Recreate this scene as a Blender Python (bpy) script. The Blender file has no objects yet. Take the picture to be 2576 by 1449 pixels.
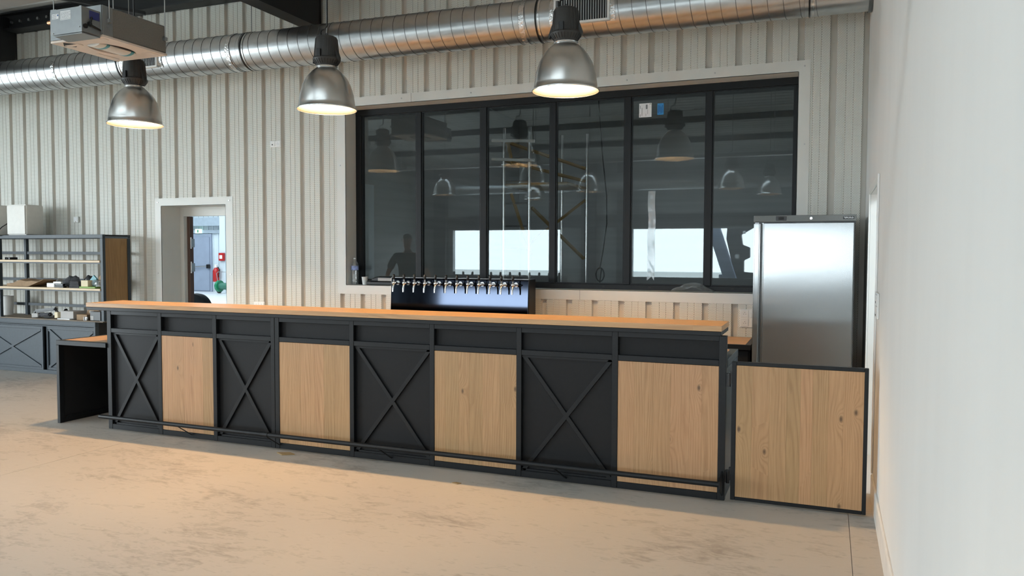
import bpy, bmesh, math, random
from mathutils import Vector, Matrix, noise
random.seed(7)
SC = bpy.context.scene
COL = SC.collection
PI = math.pi

# ------------------------------------------------------------------ camera
F_PX, YAW, PITCH, ROLL = 1972.2, math.radians(-21.94), math.radians(-2.539), math.radians(0.192)
CAM = Vector((0.585, -5.093, 1.575))
fw = Vector((math.sin(YAW)*math.cos(PITCH), math.cos(YAW)*math.cos(PITCH), math.sin(PITCH)))
rt = Vector((math.cos(YAW), -math.sin(YAW), 0))
up = rt.cross(fw)
rt, up = rt*math.cos(ROLL)+up*math.sin(ROLL), up*math.cos(ROLL)-rt*math.sin(ROLL)
cd = bpy.data.cameras.new('camera'); cam = bpy.data.objects.new('camera', cd); COL.objects.link(cam)
cd.sensor_width = 36; cd.lens = F_PX/2576*36; cd.clip_start = 0.05; cd.clip_end = 300
m = Matrix((rt, up, -fw)).transposed().to_4x4(); m.translation = CAM
cam.matrix_world = m
SC.camera = cam

# ------------------------------------------------------------------ sky, exposure, daylight portals, added room fills
SKY, LAMP_W, HALL_W, SHOP_W, DARK_W, EXPO = 8.6, 145.0, 34.0, 800.0, 7.0, 0.55
w = bpy.data.worlds.new('overcast_sky'); SC.world = w; w.use_nodes = True
nt = w.node_tree; bg = nt.nodes['Background']
tc = nt.nodes.new('ShaderNodeTexCoord'); sp = nt.nodes.new('ShaderNodeSeparateXYZ'); rp = nt.nodes.new('ShaderNodeValToRGB')
nt.links.new(tc.outputs['Generated'], sp.inputs[0]); nt.links.new(sp.outputs['Z'], rp.inputs[0]); nt.links.new(rp.outputs[0], bg.inputs[0])
rp.color_ramp.elements[0].position = 0.0; rp.color_ramp.elements[0].color = (.84, .94, 1, 1)
rp.color_ramp.elements[1].position = 1.0; rp.color_ramp.elements[1].color = (.80, .91, 1, 1)
bg.inputs[1].default_value = SKY
SC.view_settings.view_transform = 'Standard'; SC.view_settings.look = 'None'
SC.view_settings.exposure = EXPO; SC.view_settings.gamma = 1; SC.view_settings.use_curve_mapping = False

def area(name, loc, rot, sx, sy, power=1, color=(1, 1, 1), portal=False):
    d = bpy.data.lights.new(name, 'AREA'); d.shape = 'RECTANGLE'; d.size = sx; d.size_y = sy
    d.energy = power; d.color = color
    if portal: d.cycles.is_portal = True
    o = bpy.data.objects.new(name, d); COL.objects.link(o); o.location = loc; o.rotation_euler = rot
    return o
XL, YF = -14.0, -16.6
OPN = [(-12.8, -8.47, .76, 2.44), (-5.8, 0.55, .76, 2.44)]          # openings of the front wall x0,x1,z0,z1
LOP = (-10.5, -1.0, 0.0, 3.7)                                        # opening of the left wall y0,y1,z0,z1
for a in OPN:
    area('daylight_portal', ((a[0]+a[1])/2, YF-.1, (a[2]+a[3])/2), (PI/2, 0, 0), a[1]-a[0], a[3]-a[2], portal=True)
area('daylight_portal', (XL-.1, (LOP[0]+LOP[1])/2, (LOP[2]+LOP[3])/2), (0, -PI/2, 0), LOP[3]-LOP[2], LOP[1]-LOP[0], portal=True)
RLX, RLY = (-12.9, -.3), [(-5.05, -4.15)]              # a strip of roof lights over the hall
for a, b_ in RLY:
    area('daylight_portal', ((RLX[0]+RLX[1])/2, (a+b_)/2, 5.55), (0, 0, 0), RLX[1]-RLX[0], b_-a, portal=True)
area('workshop_fill', (-20, 12, 4.6), (0, 0, 0), 10, 12, SHOP_W, (.84, .94, 1))  # added light standing in for the workshop's unseen daylight
area('corridor_fill', (2.2, .6, 2.6), (0, 0, 0), 1.2, 1.6, 55, (.84, .95, 1))  # added cool light that brightens the corridor, no fixture there
area('store_fill', (-2.2, 6.6, 3.9), (0, 0, 0), 3, 2, DARK_W, (.92, .97, 1))  # faint light added so the dark store room can be made out

# ------------------------------------------------------------------ materials
def new_mat(name):
    mt = bpy.data.materials.new(name); mt.use_nodes = True
    return mt, mt.node_tree, mt.node_tree.nodes['Principled BSDF']
def mat(name, col, rough=.5, metal=0, var=.06, scale=8, bump=0, spec=.5, rvar=0, stretch=(1, 1, 1), emit=None):
    mt, t, b = new_mat(name)
    b.inputs['Roughness'].default_value = rough; b.inputs['Metallic'].default_value = metal
    b.inputs['Specular IOR Level'].default_value = spec
    tc = t.nodes.new('ShaderNodeTexCoord'); mp = t.nodes.new('ShaderNodeMapping'); mp.inputs['Scale'].default_value = stretch
    n = t.nodes.new('ShaderNodeTexNoise'); n.inputs['Scale'].default_value = scale; n.inputs['Detail'].default_value = 4
    r = t.nodes.new('ShaderNodeValToRGB')
    t.links.new(tc.outputs['Object'], mp.inputs[0]); t.links.new(mp.outputs[0], n.inputs[0]); t.links.new(n.outputs[0], r.inputs[0])
    r.color_ramp.elements[0].position = .3; r.color_ramp.elements[1].position = .7
    r.color_ramp.elements[0].color = tuple(c*(1-var) for c in col)+(1,); r.color_ramp.elements[1].color = tuple(min(1, c*(1+var)) for c in col)+(1,)
    t.links.new(r.outputs[0], b.inputs['Base Color'])
    if rvar:
        mr = t.nodes.new('ShaderNodeMapRange'); mr.inputs[3].default_value = rough-rvar; mr.inputs[4].default_value = rough+rvar
        t.links.new(n.outputs[0], mr.inputs[0]); t.links.new(mr.outputs[0], b.inputs['Roughness'])
    if bump:
        bn = t.nodes.new('ShaderNodeBump'); bn.inputs['Strength'].default_value = bump; bn.inputs['Distance'].default_value = .01
        t.links.new(n.outputs[0], bn.inputs['Height']); t.links.new(bn.outputs[0], b.inputs['Normal'])
    if emit:
        b.inputs['Emission Color'].default_value = tuple(emit[:3])+(1,); b.inputs['Emission Strength'].default_value = emit[3]
    return mt
def oak(name, light, dark, axis='Z', rough=.42, knots=.8):
    """oak with the grain along axis, every plank its own tone through the object's random number"""
    mt, t, b = new_mat(name); N, L = t.nodes.new, t.links.new
    def math_(op, a, v=None, c=None):
        q = N('ShaderNodeMath'); q.operation = op
        for k, x in enumerate((a, v, c)):
            if x is None: continue
            if isinstance(x, (int, float)): q.inputs[k].default_value = x
            else: L(x, q.inputs[k])
        return q.outputs[0]
    tc = N('ShaderNodeTexCoord'); oi = N('ShaderNodeObjectInfo')
    cx = N('ShaderNodeVectorMath'); cx.operation = 'SCALE'; cx.inputs[0].default_value = (37.1, 17.3, 53.7); L(oi.outputs['Random'], cx.inputs['Scale'])
    ad = N('ShaderNodeVectorMath'); L(tc.outputs['Object'], ad.inputs[0]); L(cx.outputs[0], ad.inputs[1])
    def stretched(k):
        mp = N('ShaderNodeMapping'); q = [1, 1, 1]; q['XYZ'.index(axis)] = k; mp.inputs['Scale'].default_value = q; L(ad.outputs[0], mp.inputs[0]); return mp.outputs[0]
    def nz(vec, sc, det, dist=0):
        n = N('ShaderNodeTexNoise'); n.inputs['Scale'].default_value = sc; n.inputs['Detail'].default_value = det; n.inputs['Distortion'].default_value = dist; L(vec, n.inputs[0]); return n.outputs[0]
    low, mid, pore = nz(stretched(.10), 4.5, 2, .3), nz(stretched(.05), 60, 3), nz(stretched(.022), 420, 2)
    vo = N('ShaderNodeTexVoronoi'); vo.inputs['Scale'].default_value = 4.0; vo.voronoi_dimensions = '2D'
    sp = N('ShaderNodeSeparateXYZ'); L(ad.outputs[0], sp.inputs[0])
    cb = N('ShaderNodeCombineXYZ'); L(sp.outputs['Y' if axis == 'X' else 'X'], cb.inputs[0]); L(math_('MULTIPLY', sp.outputs[axis], .55), cb.inputs[1]); L(cb.outputs[0], vo.inputs[0])
    d = vo.outputs['Distance']; cs = N('ShaderNodeSeparateColor'); L(vo.outputs['Color'], cs.inputs[0])
    pick = math_('GREATER_THAN', cs.outputs[0], 1-.30*knots)
    bend = math_('MULTIPLY', math_('DIVIDE', 1.0, math_('ADD', math_('POWER', math_('MULTIPLY', d, 9.0), 2.0), 1.0)), pick)
    across = sp.outputs['Y' if axis == 'X' else 'X']
    ph = math_('ADD', math_('MULTIPLY', across, 300.0), math_('ADD', math_('MULTIPLY', low, 85.0), math_('MULTIPLY', bend, 26.0)))
    ring = math_('POWER', math_('MULTIPLY_ADD', math_('SINE', ph), .5, .5), 2.2)
    val = math_('ADD', math_('MULTIPLY', ring, math_('MULTIPLY', nz(stretched(.3), 9, 2), .42)), math_('ADD', math_('MULTIPLY', mid, .5), math_('MULTIPLY', pore, .55)))
    val = math_('ADD', val, math_('MULTIPLY', low, .25))
    r = N('ShaderNodeValToRGB'); r.color_ramp.elements[0].position = .42; r.color_ramp.elements[1].position = 1.05 if False else 1.0
    r.color_ramp.elements[0].color = tuple(light)+(1,); r.color_ramp.elements[1].color = tuple(dark)+(1,); L(val, r.inputs[0])
    hs = N('ShaderNodeHueSaturation')
    h1 = N('ShaderNodeMapRange'); h1.inputs[3].default_value = .90; h1.inputs[4].default_value = 1.09; L(oi.outputs['Random'], h1.inputs[0]); L(h1.outputs[0], hs.inputs['Value'])
    h2 = N('ShaderNodeMapRange'); h2.inputs[3].default_value = .506; h2.inputs[4].default_value = .494; L(oi.outputs['Random'], h2.inputs[0]); L(h2.outputs[0], hs.inputs['Hue'])
    L(r.outputs[0], hs.inputs['Color'])
    kn = N('ShaderNodeMapRange'); kn.inputs[1].default_value = .015; kn.inputs[2].default_value = .055; kn.inputs[3].default_value = .9; kn.inputs[4].default_value = 0
    L(math_('MULTIPLY_ADD', mid, .03, math_('ADD', d, -.015)), kn.inputs[0])
    mx = N('ShaderNodeMix'); mx.data_type = 'RGBA'; L(math_('MULTIPLY', kn.outputs[0], pick), mx.inputs[0]); L(hs.outputs[0], mx.inputs[6]); mx.inputs[7].default_value = tuple(c*.28 for c in dark)+(1,)
    L(mx.outputs[2], b.inputs['Base Color']); b.inputs['Roughness'].default_value = rough
    bn = N('ShaderNodeBump'); bn.inputs['Strength'].default_value = .10; bn.inputs['Distance'].default_value = .001; L(val, bn.inputs['Height']); L(bn.outputs[0], b.inputs['Normal'])
    return mt
def perforated(name, col, hole):
    mt, t, b = new_mat(name); N, L = t.nodes.new, t.links.new
    tc = N('ShaderNodeTexCoord'); sp = N('ShaderNodeSeparateXYZ'); L(tc.outputs['Object'], sp.inputs[0])
    cm = N('ShaderNodeCombineXYZ')
    P = .0125
    for k, (o, sc) in enumerate((('X', 1/P), ('Z', 1/(P*1.732)))):
        q = N('ShaderNodeMath'); q.operation = 'MULTIPLY'; q.inputs[1].default_value = sc; L(sp.outputs[o], q.inputs[0]); L(q.outputs[0], cm.inputs[k])
    ds = []
    for off in (0, .5):
        a = N('ShaderNodeVectorMath'); a.inputs[1].default_value = (off, off, 0); L(cm.outputs[0], a.inputs[0])
        f = N('ShaderNodeVectorMath'); f.operation = 'FRACTION'; L(a.outputs[0], f.inputs[0])
        s = N('ShaderNodeVectorMath'); s.operation = 'SUBTRACT'; s.inputs[1].default_value = (.5, .5, 0); L(f.outputs[0], s.inputs[0])
        v = N('ShaderNodeVectorMath'); v.operation = 'MULTIPLY'; v.inputs[1].default_value = (1, 1.732, 0); L(s.outputs[0], v.inputs[0])
        l = N('ShaderNodeVectorMath'); l.operation = 'LENGTH'; L(v.outputs[0], l.inputs[0]); ds.append(l.outputs['Value'])
    mn = N('ShaderNodeMath'); mn.operation = 'MINIMUM'; L(ds[0], mn.inputs[0]); L(ds[1], mn.inputs[1])
    r = N('ShaderNodeValToRGB'); r.color_ramp.elements[0].position = .17; r.color_ramp.elements[0].color = tuple(hole)+(1,)
    r.color_ramp.elements[1].position = .27; r.color_ramp.elements[1].color = tuple(col)+(1,); L(mn.outputs[0], r.inputs[0])
    L(r.outputs[0], b.inputs['Base Color']); b.inputs['Roughness'].default_value = .5; b.inputs['Specular IOR Level'].default_value = .3
    return mt
def concrete(name):
    mt, t, b = new_mat(name); N, L = t.nodes.new, t.links.new
    tc = N('ShaderNodeTexCoord')
    def nz(scale, st, det=5, dist=0):
        mp = N('ShaderNodeMapping'); mp.inputs['Scale'].default_value = st; mp.inputs['Rotation'].default_value = (0, 0, .25); L(tc.outputs['Object'], mp.inputs[0])
        n = N('ShaderNodeTexNoise'); n.inputs['Scale'].default_value = scale; n.inputs['Detail'].default_value = det; n.inputs['Distortion'].default_value = dist
        L(mp.outputs[0], n.inputs[0]); return n.outputs[0]
    a, c, e, g = nz(1.1, (1, 1, 1)), nz(9, (.45, 1.2, 1), 6, 1.5), nz(36, (.5, 1, 1), 7, 1.2), nz(3.2, (.5, 1, 1), 6, 2.5)
    s1 = N('ShaderNodeMath'); s1.operation = 'MULTIPLY_ADD'; s1.inputs[1].default_value = .8; L(a, s1.inputs[0])
    s2 = N('ShaderNodeMath'); s2.operation = 'MULTIPLY_ADD'; s2.inputs[1].default_value = .75; L(c, s2.inputs[0]); L(s2.outputs[0], s1.inputs[2])
    s3 = N('ShaderNodeMath'); s3.operation = 'MULTIPLY'; s3.inputs[1].default_value = .5; L(e, s3.inputs[0]); L(s3.outputs[0], s2.inputs[2])
    r = N('ShaderNodeValToRGB'); r.color_ramp.elements[0].position = .72; r.color_ramp.elements[1].position = 1.2
    r.color_ramp.elements[0].position = .74; r.color_ramp.elements[1].position = 1.0
    r.color_ramp.elements[0].color = (.28, .256, .228, 1); r.color_ramp.elements[1].color = (.43, .40, .36, 1); L(s1.outputs[0], r.inputs[0])
    r.color_ramp.elements.new(.88).color = (.36, .332, .296, 1)
    # dark smudges
    kr = N('ShaderNodeValToRGB'); kr.color_ramp.elements[0].position = .66; kr.color_ramp.elements[1].position = .78
    kr.color_ramp.elements[0].color = (0, 0, 0, 1); kr.color_ramp.elements[1].color = (.15, .15, .15, 1); L(g, kr.inputs[0])
    mx = N('ShaderNodeMix'); mx.data_type = 'RGBA'; L(kr.outputs[0], mx.inputs[0]); L(r.outputs[0], mx.inputs[6]); mx.inputs[7].default_value = (.23, .205, .175, 1)
    L(mx.outputs[2], b.inputs['Base Color'])
    mr = N('ShaderNodeMapRange'); mr.inputs[3].default_value = .42; mr.inputs[4].default_value = .62; L(c, mr.inputs[0]); L(mr.outputs[0], b.inputs['Roughness'])
    b.inputs['Specular IOR Level'].default_value = .35
    bn = N('ShaderNodeBump'); bn.inputs['Strength'].default_value = .06; bn.inputs['Distance'].default_value = .004; L(e, bn.inputs['Height']); L(bn.outputs[0], b.inputs['Normal'])
    return mt
def glass(name, base=.065, edge=.6, tint=(1, 1, 1), rough=0.0, milky=0, refl=(1, 1, 1)):
    """see-through sheet: reflection rises towards grazing angles, the same from both sides"""
    mt = bpy.data.materials.new(name); mt.use_nodes = True; t = mt.node_tree; t.nodes.clear(); N, L = t.nodes.new, t.links.new
    o = N('ShaderNodeOutputMaterial'); mx = N('ShaderNodeMixShader'); tr = N('ShaderNodeBsdfTransparent'); gl = N('ShaderNodeBsdfGlossy')
    tr.inputs[0].default_value = tuple(tint)+(1,); gl.inputs['Roughness'].default_value = rough; gl.inputs[0].default_value = tuple(refl)+(1,)
    lw = N('ShaderNodeLayerWeight'); lw.inputs[0].default_value = .5
    pw = N('ShaderNodeMath'); pw.operation = 'POWER'; pw.inputs[1].default_value = 4; L(lw.outputs['Facing'], pw.inputs[0])
    mr = N('ShaderNodeMath'); mr.operation = 'MULTIPLY_ADD'; mr.inputs[1].default_value = edge; mr.inputs[2].default_value = base; L(pw.outputs[0], mr.inputs[0])
    L(mr.outputs[0], mx.inputs[0]); L(tr.outputs[0], mx.inputs[1]); L(gl.outputs[0], mx.inputs[2])
    out = mx
    if milky:
        df = N('ShaderNodeBsdfDiffuse'); df.inputs[0].default_value = (.8, .85, .87, 1); m2 = N('ShaderNodeMixShader'); m2.inputs[0].default_value = milky
        L(mx.outputs[0], m2.inputs[1]); L(df.outputs[0], m2.inputs[2]); out = m2
    L(out.outputs[0], o.inputs[0])
    return mt

M = dict(
    black=mat('black_powder_coated_steel', (.0075, .0088, .0102), .42, 0, .12, 60, .02, .3),
    blackp=mat('black_sheet_panel', (.0068, .0074, .0084), .5, 0, .1, 40, .02, .25),
    blackdeep=mat('black_inside_panel', (.006, .006, .007), .6),
    bluegrey=mat('dark_blue_grey_steel', (.036, .049, .060), .45, 0, .1, 50, .02, .4),
    beam=mat('black_painted_beam', (.010, .011, .013), .5),
    oak=oak('oak_planks_vertical', (.50, .305, .152), (.35, .192, .086), 'Z', knots=.8),
    oakx=oak('oak_planks_lengthwise', (.56, .345, .17), (.42, .23, .10), 'X', .38, knots=.4),
    oakdark=oak('brown_oak_board', (.40, .235, .105), (.26, .14, .055), 'Z'),
    shelfoak=oak('pale_oak_shelf', (.62, .48, .30), (.5, .36, .2), 'X', knots=.1),
    top=oak('worn_brown_worktop', (.22, .165, .115), (.16, .115, .075), 'X', .6, knots=.1),
    perf=perforated('perforated_white_cladding', (.75, .745, .685), (.10, .10, .09)),
    clad=mat('plain_white_cladding', (.66, .635, .58), .5, 0, .03, 3),
    trim=mat('light_grey_trim_sheet', (.68, .68, .64), .42, 0, .03, 3),
    plaster=mat('white_painted_plaster', (.70, .695, .67), .6, 0, .025, 3, .04, .3, 0, (1, 1, .25)),
    baseb=mat('white_baseboard', (.66, .64, .60), .45),
    deck=mat('pale_roof_deck', (.58, .59, .57), .5, 0, .05, 2),
    hall=mat('grey_hall_cladding', (.46, .48, .48), .6, 0, .08, 2, 0, .5, 0, (.2, .2, 6)),
    halldark=mat('dark_hall_panel', (.035, .038, .045), .5),
    conc=concrete('polished_concrete'),
    concw=mat('pale_workshop_floor', (.72, .74, .76), .3, 0, .05, 2),
    galv=mat('galvanised_spiral_duct', (.60, .61, .615), .30, 1, .07, 14, .0, .5, .03, (.6, 1, 1)),
    seam=mat('duct_seam_shadow_metal', (.22, .225, .23), .4, 1),
    foil=mat('crumpled_aluminium_tape', (.78, .78, .78), .22, 1, .1, 50, .9),
    alu=mat('spun_aluminium_shade', (.68, .67, .65), .29, 1, .05, 6, 0, .5, .03),
    ring=mat('bright_aluminium_ring', (.8, .8, .8), .25, 1),
    housing=mat('dark_grey_cast_housing', (.035, .034, .033), .5, 0, .1, 40, .05),
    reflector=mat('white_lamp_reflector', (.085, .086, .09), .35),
    bulb=mat('warm_lamp_bulb', (1, .9, .7), .4, emit=(1, .66, .34, 30)),
    steel=mat('brushed_stainless_steel', (.33, .345, .35), .21, .86, .04, 1.6, .05, .5, 0, (.7, 1, 1.2)),
    steelside=mat('grey_fridge_side', (.16, .165, .17), .45, .6),
    mirror=mat('polished_stainless_steel', (.045, .055, .078), .06, 1, .03, 3),
    chrome=mat('chrome', (.82, .82, .83), .08, 1, .02),
    plasticblack=mat('black_plastic', (.008, .008, .009), .3),
    rubber=mat('black_rubber', (.012, .012, .012), .7),
    white=mat('white_plastic', (.78, .78, .76), .35),
    speaker=mat('off_white_speaker_cabinet', (.72, .70, .65), .5, 0, .03, 20, .03),
    grille=mat('dark_grille_cavity', (.012, .012, .012), .6),
    fin=mat('grey_grille_fin', (.42, .43, .43), .4, .7),
    unit=mat('grey_zinc_sheet', (.33, .345, .35), .38, .75, .06, 12, 0, .5, .05),
    unitd=mat('grey_insulation_skin', (.17, .168, .155), .65, 0, .1, 90, .1),
    beige=mat('beige_plastic_pan', (.74, .645, .56), .5),
    teal=mat('teal_tape', (.10, .33, .38), .4),
    bluep=mat('blue_stain', (.03, .04, .18), .4),
    copper=mat('copper_pipe', (.75, .38, .2), .3, 1),
    zinc=mat('zinc_rod', (.5, .5, .5), .35, 1),
    glass=glass('window_glass', .046, .5, (.95, .97, .97), refl=(.90, .97, 1)),
    rooflight=glass('roof_light_sheet', .03, .5, (.85, .87, .87)),
    film=glass('clear_plastic_film', .12, .6, (.9, .9, .9), .12, .10),
    tape=glass('clear_sticky_tape', .08, .4, (.86, .9, .9), .15, .28),
    bottle=glass('clear_bottle_plastic', .10, .8, (.93, .95, .96), .05, .05),
    label=mat('white_sticker_paper', (.80, .80, .80), .5),
    ink=mat('grey_print', (.22, .23, .24), .6),
    blue=mat('blue_sticker', (.03, .25, .58), .45),
    navy=mat('dark_blue_print', (.01, .07, .25), .5),
    doorgrey=mat('grey_steel_door', (.28, .33, .42), .45, 0, .06, 3),
    brown=mat('brown_door_edge', (.10, .055, .04), .5),
    red=mat('red_paint', (.42, .012, .012), .3),
    green=mat('green_plastic', (.012, .20, .09), .35),
    greend=mat('dark_green_cover', (.04, .16, .11), .5),
    shopwall=mat('pale_blue_workshop_cladding', (.62, .70, .74), .5, 0, .05, 1),
    shopbeam=mat('pale_blue_grey_beam', (.36, .43, .49), .45),
    kraft=mat('kraft_paper', (.30, .195, .11), .8, 0, .15, 14, .4),
    cream=mat('cream_card', (.72, .62, .42), .7),
    grey=mat('grey_card', (.42, .40, .38), .7),
    greyd=mat('dark_grey_cloth', (.05, .05, .055), .8, 0, .2, 40, .4),
    lime=mat('green_folder', (.22, .36, .08), .5),
    gold=mat('yellow_painted_brace', (.30, .19, .06), .5),
    skin=mat('skin', (.50, .30, .22), .5), hair=mat('dark_hair', (.03, .022, .018), .6),
    shirt=mat('black_tshirt', (.018, .019, .022), .8, 0, .1, 30, .2), trousers=mat('dark_trousers', (.035, .038, .05), .8, 0, .1, 40, .2),
    rust=mat('scrap_paper', (.30, .20, .09), .8),
    ground=mat('pale_outdoor_ground', (.44, .45, .42), .8, 0, .1, 1),
    machine=mat('machine_blue_grey', (.24, .30, .42), .5),
)

def brushed(mt, aniso):
    t = mt.node_tree; b = t.nodes['Principled BSDF']; tg_ = t.nodes.new('ShaderNodeTangent'); tg_.direction_type = 'RADIAL'; tg_.axis = 'Z'
    t.links.new(tg_.outputs[0], b.inputs['Tangent']); b.inputs['Anisotropic'].default_value = aniso
brushed(M['steel'], 1.0)
# ------------------------------------------------------------------ mesh builder
def world_loc(o):
    v = Vector((0, 0, 0))
    while o: v += o.location; o = o.parent
    return v
class MB:
    def __init__(s): s.v = []; s.f = []; s.m = []
    def add(s, vs, fs, mi=0):
        n = len(s.v); s.v += [Vector(p) for p in vs]
        for f in fs: s.f.append(tuple(i+n for i in f)); s.m.append(mi)
        return s
    def box(s, x0, x1, y0, y1, z0, z1, mi=0):
        vs = [(x, y, z) for z in (z0, z1) for y in (y0, y1) for x in (x0, x1)]
        return s.add(vs, [(0, 2, 3, 1), (4, 5, 7, 6), (0, 1, 5, 4), (2, 6, 7, 3), (0, 4, 6, 2), (1, 3, 7, 5)], mi)
    def bar(s, p, q, wd, h, upv=(0, 0, 1), mi=0):
        p, q = Vector(p), Vector(q); d = (q-p).normalized(); u = Vector(upv); sd = d.cross(u).normalized(); u = sd.cross(d)
        vs = [a+sd*(i*wd/2)+u*(j*h/2) for a in (p, q) for i, j in ((-1, -1), (1, -1), (1, 1), (-1, 1))]
        return s.add(vs, [(0, 1, 2, 3), (7, 6, 5, 4), (0, 4, 5, 1), (1, 5, 6, 2), (2, 6, 7, 3), (3, 7, 4, 0)], mi)
    def cyl(s, p, q, r, n=16, r2=None, mi=0):
        r2 = r if r2 is None else r2
        p, q = Vector(p), Vector(q); d = (q-p).normalized(); a = d.orthogonal().normalized(); b = d.cross(a)
        vs = []
        for c, rr in ((p, r), (q, r2)):
            vs += [c+(a*math.cos(2*PI*i/n)+b*math.sin(2*PI*i/n))*rr for i in range(n)]
        fs = [(i, (i+1) % n, n+(i+1) % n, n+i) for i in range(n)]+[tuple(range(n-1, -1, -1)), tuple(range(n, 2*n))]
        return s.add(vs, fs, mi)
    def lathe(s, c, prof, n=32, mi=0, sx=1, sy=1, closed=False):
        c = Vector(c); k = len(prof)
        vs = [c+Vector((r*math.cos(2*PI*i/n)*sx, r*math.sin(2*PI*i/n)*sy, z)) for r, z in prof for i in range(n)]
        rng = range(k) if closed else range(k-1)
        fs = [(j*n+i, j*n+(i+1) % n, ((j+1) % k)*n+(i+1) % n, ((j+1) % k)*n+i) for j in rng for i in range(n)]
        return s.add(vs, fs, mi)
    def tube(s, pts, r, n=8, mi=0):
        pts = [Vector(p) for p in pts]; rings = []; a = None; vs = []
        for i, p in enumerate(pts):
            d = (pts[min(i+1, len(pts)-1)]-pts[max(i-1, 0)]).normalized()
            a = d.orthogonal().normalized() if a is None else (a-d*a.dot(d)).normalized()
            b = d.cross(a); rr = r[i] if isinstance(r, (list, tuple)) else r
            vs += [p+(a*math.cos(2*PI*k/n)+b*math.sin(2*PI*k/n))*rr for k in range(n)]
        L = len(pts)
        fs = [(i*n+k, i*n+(k+1) % n, (i+1)*n+(k+1) % n, (i+1)*n+k) for i in range(L-1) for k in range(n)]
        fs += [tuple(range(n-1, -1, -1)), tuple(range((L-1)*n, L*n))]
        return s.add(vs, fs, mi)
    def prism(s, poly, off, mi=0):
        n = len(poly); off = Vector(off); vs = [Vector(p) for p in poly]; vs += [p+off for p in vs]
        return s.add(vs, [tuple(range(n-1, -1, -1)), tuple(range(n, 2*n))]+[(i, (i+1) % n, n+(i+1) % n, n+i) for i in range(n)], mi)
    def ball(s, c, r, n=12, mi=0, sx=1, sy=1, sz=1):
        prof = [(r*math.sin(PI*j/(n//2)+1e-4 if j in (0,) else PI*j/(n//2)), -r*sz*math.cos(PI*j/(n//2))) for j in range(n//2+1)]
        prof = [(max(q, r*.02), z) for q, z in prof]
        return s.lathe(c, prof, n, mi, sx, sy)
    def build(s, name, mats, parent=None, bev=0, smooth=0, seg=1):
        mats = mats if isinstance(mats, (list, tuple)) else [mats]
        if parent is not None: L = world_loc(parent)
        else:
            mnx = [min(v[i] for v in s.v) for i in range(3)]; mxx = [max(v[i] for v in s.v) for i in range(3)]
            L = Vector(((mnx[0]+mxx[0])/2, (mnx[1]+mxx[1])/2, mnx[2]))
        me = bpy.data.meshes.new(name); me.from_pydata([v-L for v in s.v], [], s.f)
        for mm in mats: me.materials.append(M[mm] if isinstance(mm, str) else mm)
        me.polygons.foreach_set('material_index', s.m)
        bm = bmesh.new(); bm.from_mesh(me); bmesh.ops.recalc_face_normals(bm, faces=bm.faces)
        if bev:
            ed = [e for e in bm.edges if len(e.link_faces) == 2 and e.calc_face_angle(0) > .7]
            bmesh.ops.bevel(bm, geom=ed, offset=bev, segments=seg, affect='EDGES', clamp_overlap=True)
        bm.to_mesh(me); bm.free()
        if smooth:
            me.polygons.foreach_set('use_smooth', [True]*len(me.polygons)); me.set_sharp_from_angle(angle=math.radians(smooth))
        me.update()
        o = bpy.data.objects.new(name, me); COL.objects.link(o)
        if parent is not None: o.parent = parent
        else: o.location = L
        return o
def tag(o, label=None, cat=None, group=None, kind=None):
    if label: o['label'] = label
    if cat: o['category'] = cat
    if group: o['group'] = group
    if kind: o['kind'] = kind
    return o
def thing(name, loc, label=None, cat=None, group=None, kind=None):
    o = bpy.data.objects.new(name, None); o.empty_display_size = .1; COL.objects.link(o); o.location = loc
    return tag(o, label, cat, group, kind)
def kids(o): return [c for c in o.children]
def dup(root, loc, label=None, parent=None):
    c = root.copy(); COL.objects.link(c)
    if parent is None:
        c.location = loc
        if label: c['label'] = label
    else: c.parent = parent
    for ch in kids(root): dup(ch, None, None, c)
    return c
def B(x0, x1, y0, y1, z0, z1): return MB().box(x0, x1, y0, y1, z0, z1)
def lump(c, sz, seed, amp=.35, n=14):
    b = MB(); b.ball((0, 0, 0), 1, n)
    for v in b.v:
        k = 1+amp*noise.noise(Vector(v)*1.6+Vector((seed*3.1, seed*1.7, seed)))+amp*.5*noise.noise(Vector(v)*4+Vector((seed, 0, 0)))
        v.x *= sz[0]*k; v.y *= sz[1]*k; v.z = max(v.z*k, -.75)*sz[2]
        v += Vector(c)
    zmin = min(v.z for v in b.v); dz = c[2]-zmin
    for v in b.v: v.z += dz
    return b

# ================================================================== SETTING
YB = 2.49
# floor: concrete slab bays with saw cut joints
fl = thing('floor', (-4, -5, 0), kind='structure')
B(XL-.3, 1.2, YF-.3, 3.2, -.3, -.008).build('screed', 'grey', fl)
xe = [XL-.3, -10.29, -4.785, .728, 1.2]; ye = [YF-.3, -11.5, -6.1, 3.2]
for i in range(4):
    for j in range(3):
        B(xe[i]+.0015, xe[i+1]-.0015, ye[j]+.0015, ye[j+1]-.0015, -.008, 0).build('floor_slab', 'conc', fl)
tag(B(-60, 30, -60, YF-.35, -.25, -.05).build('ground_outside', 'ground'), kind='structure')
tag(B(-60, XL-.35, YF-.3, 2.2, -.25, -.05).build('ground_outside', 'ground'), kind='structure')

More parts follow.
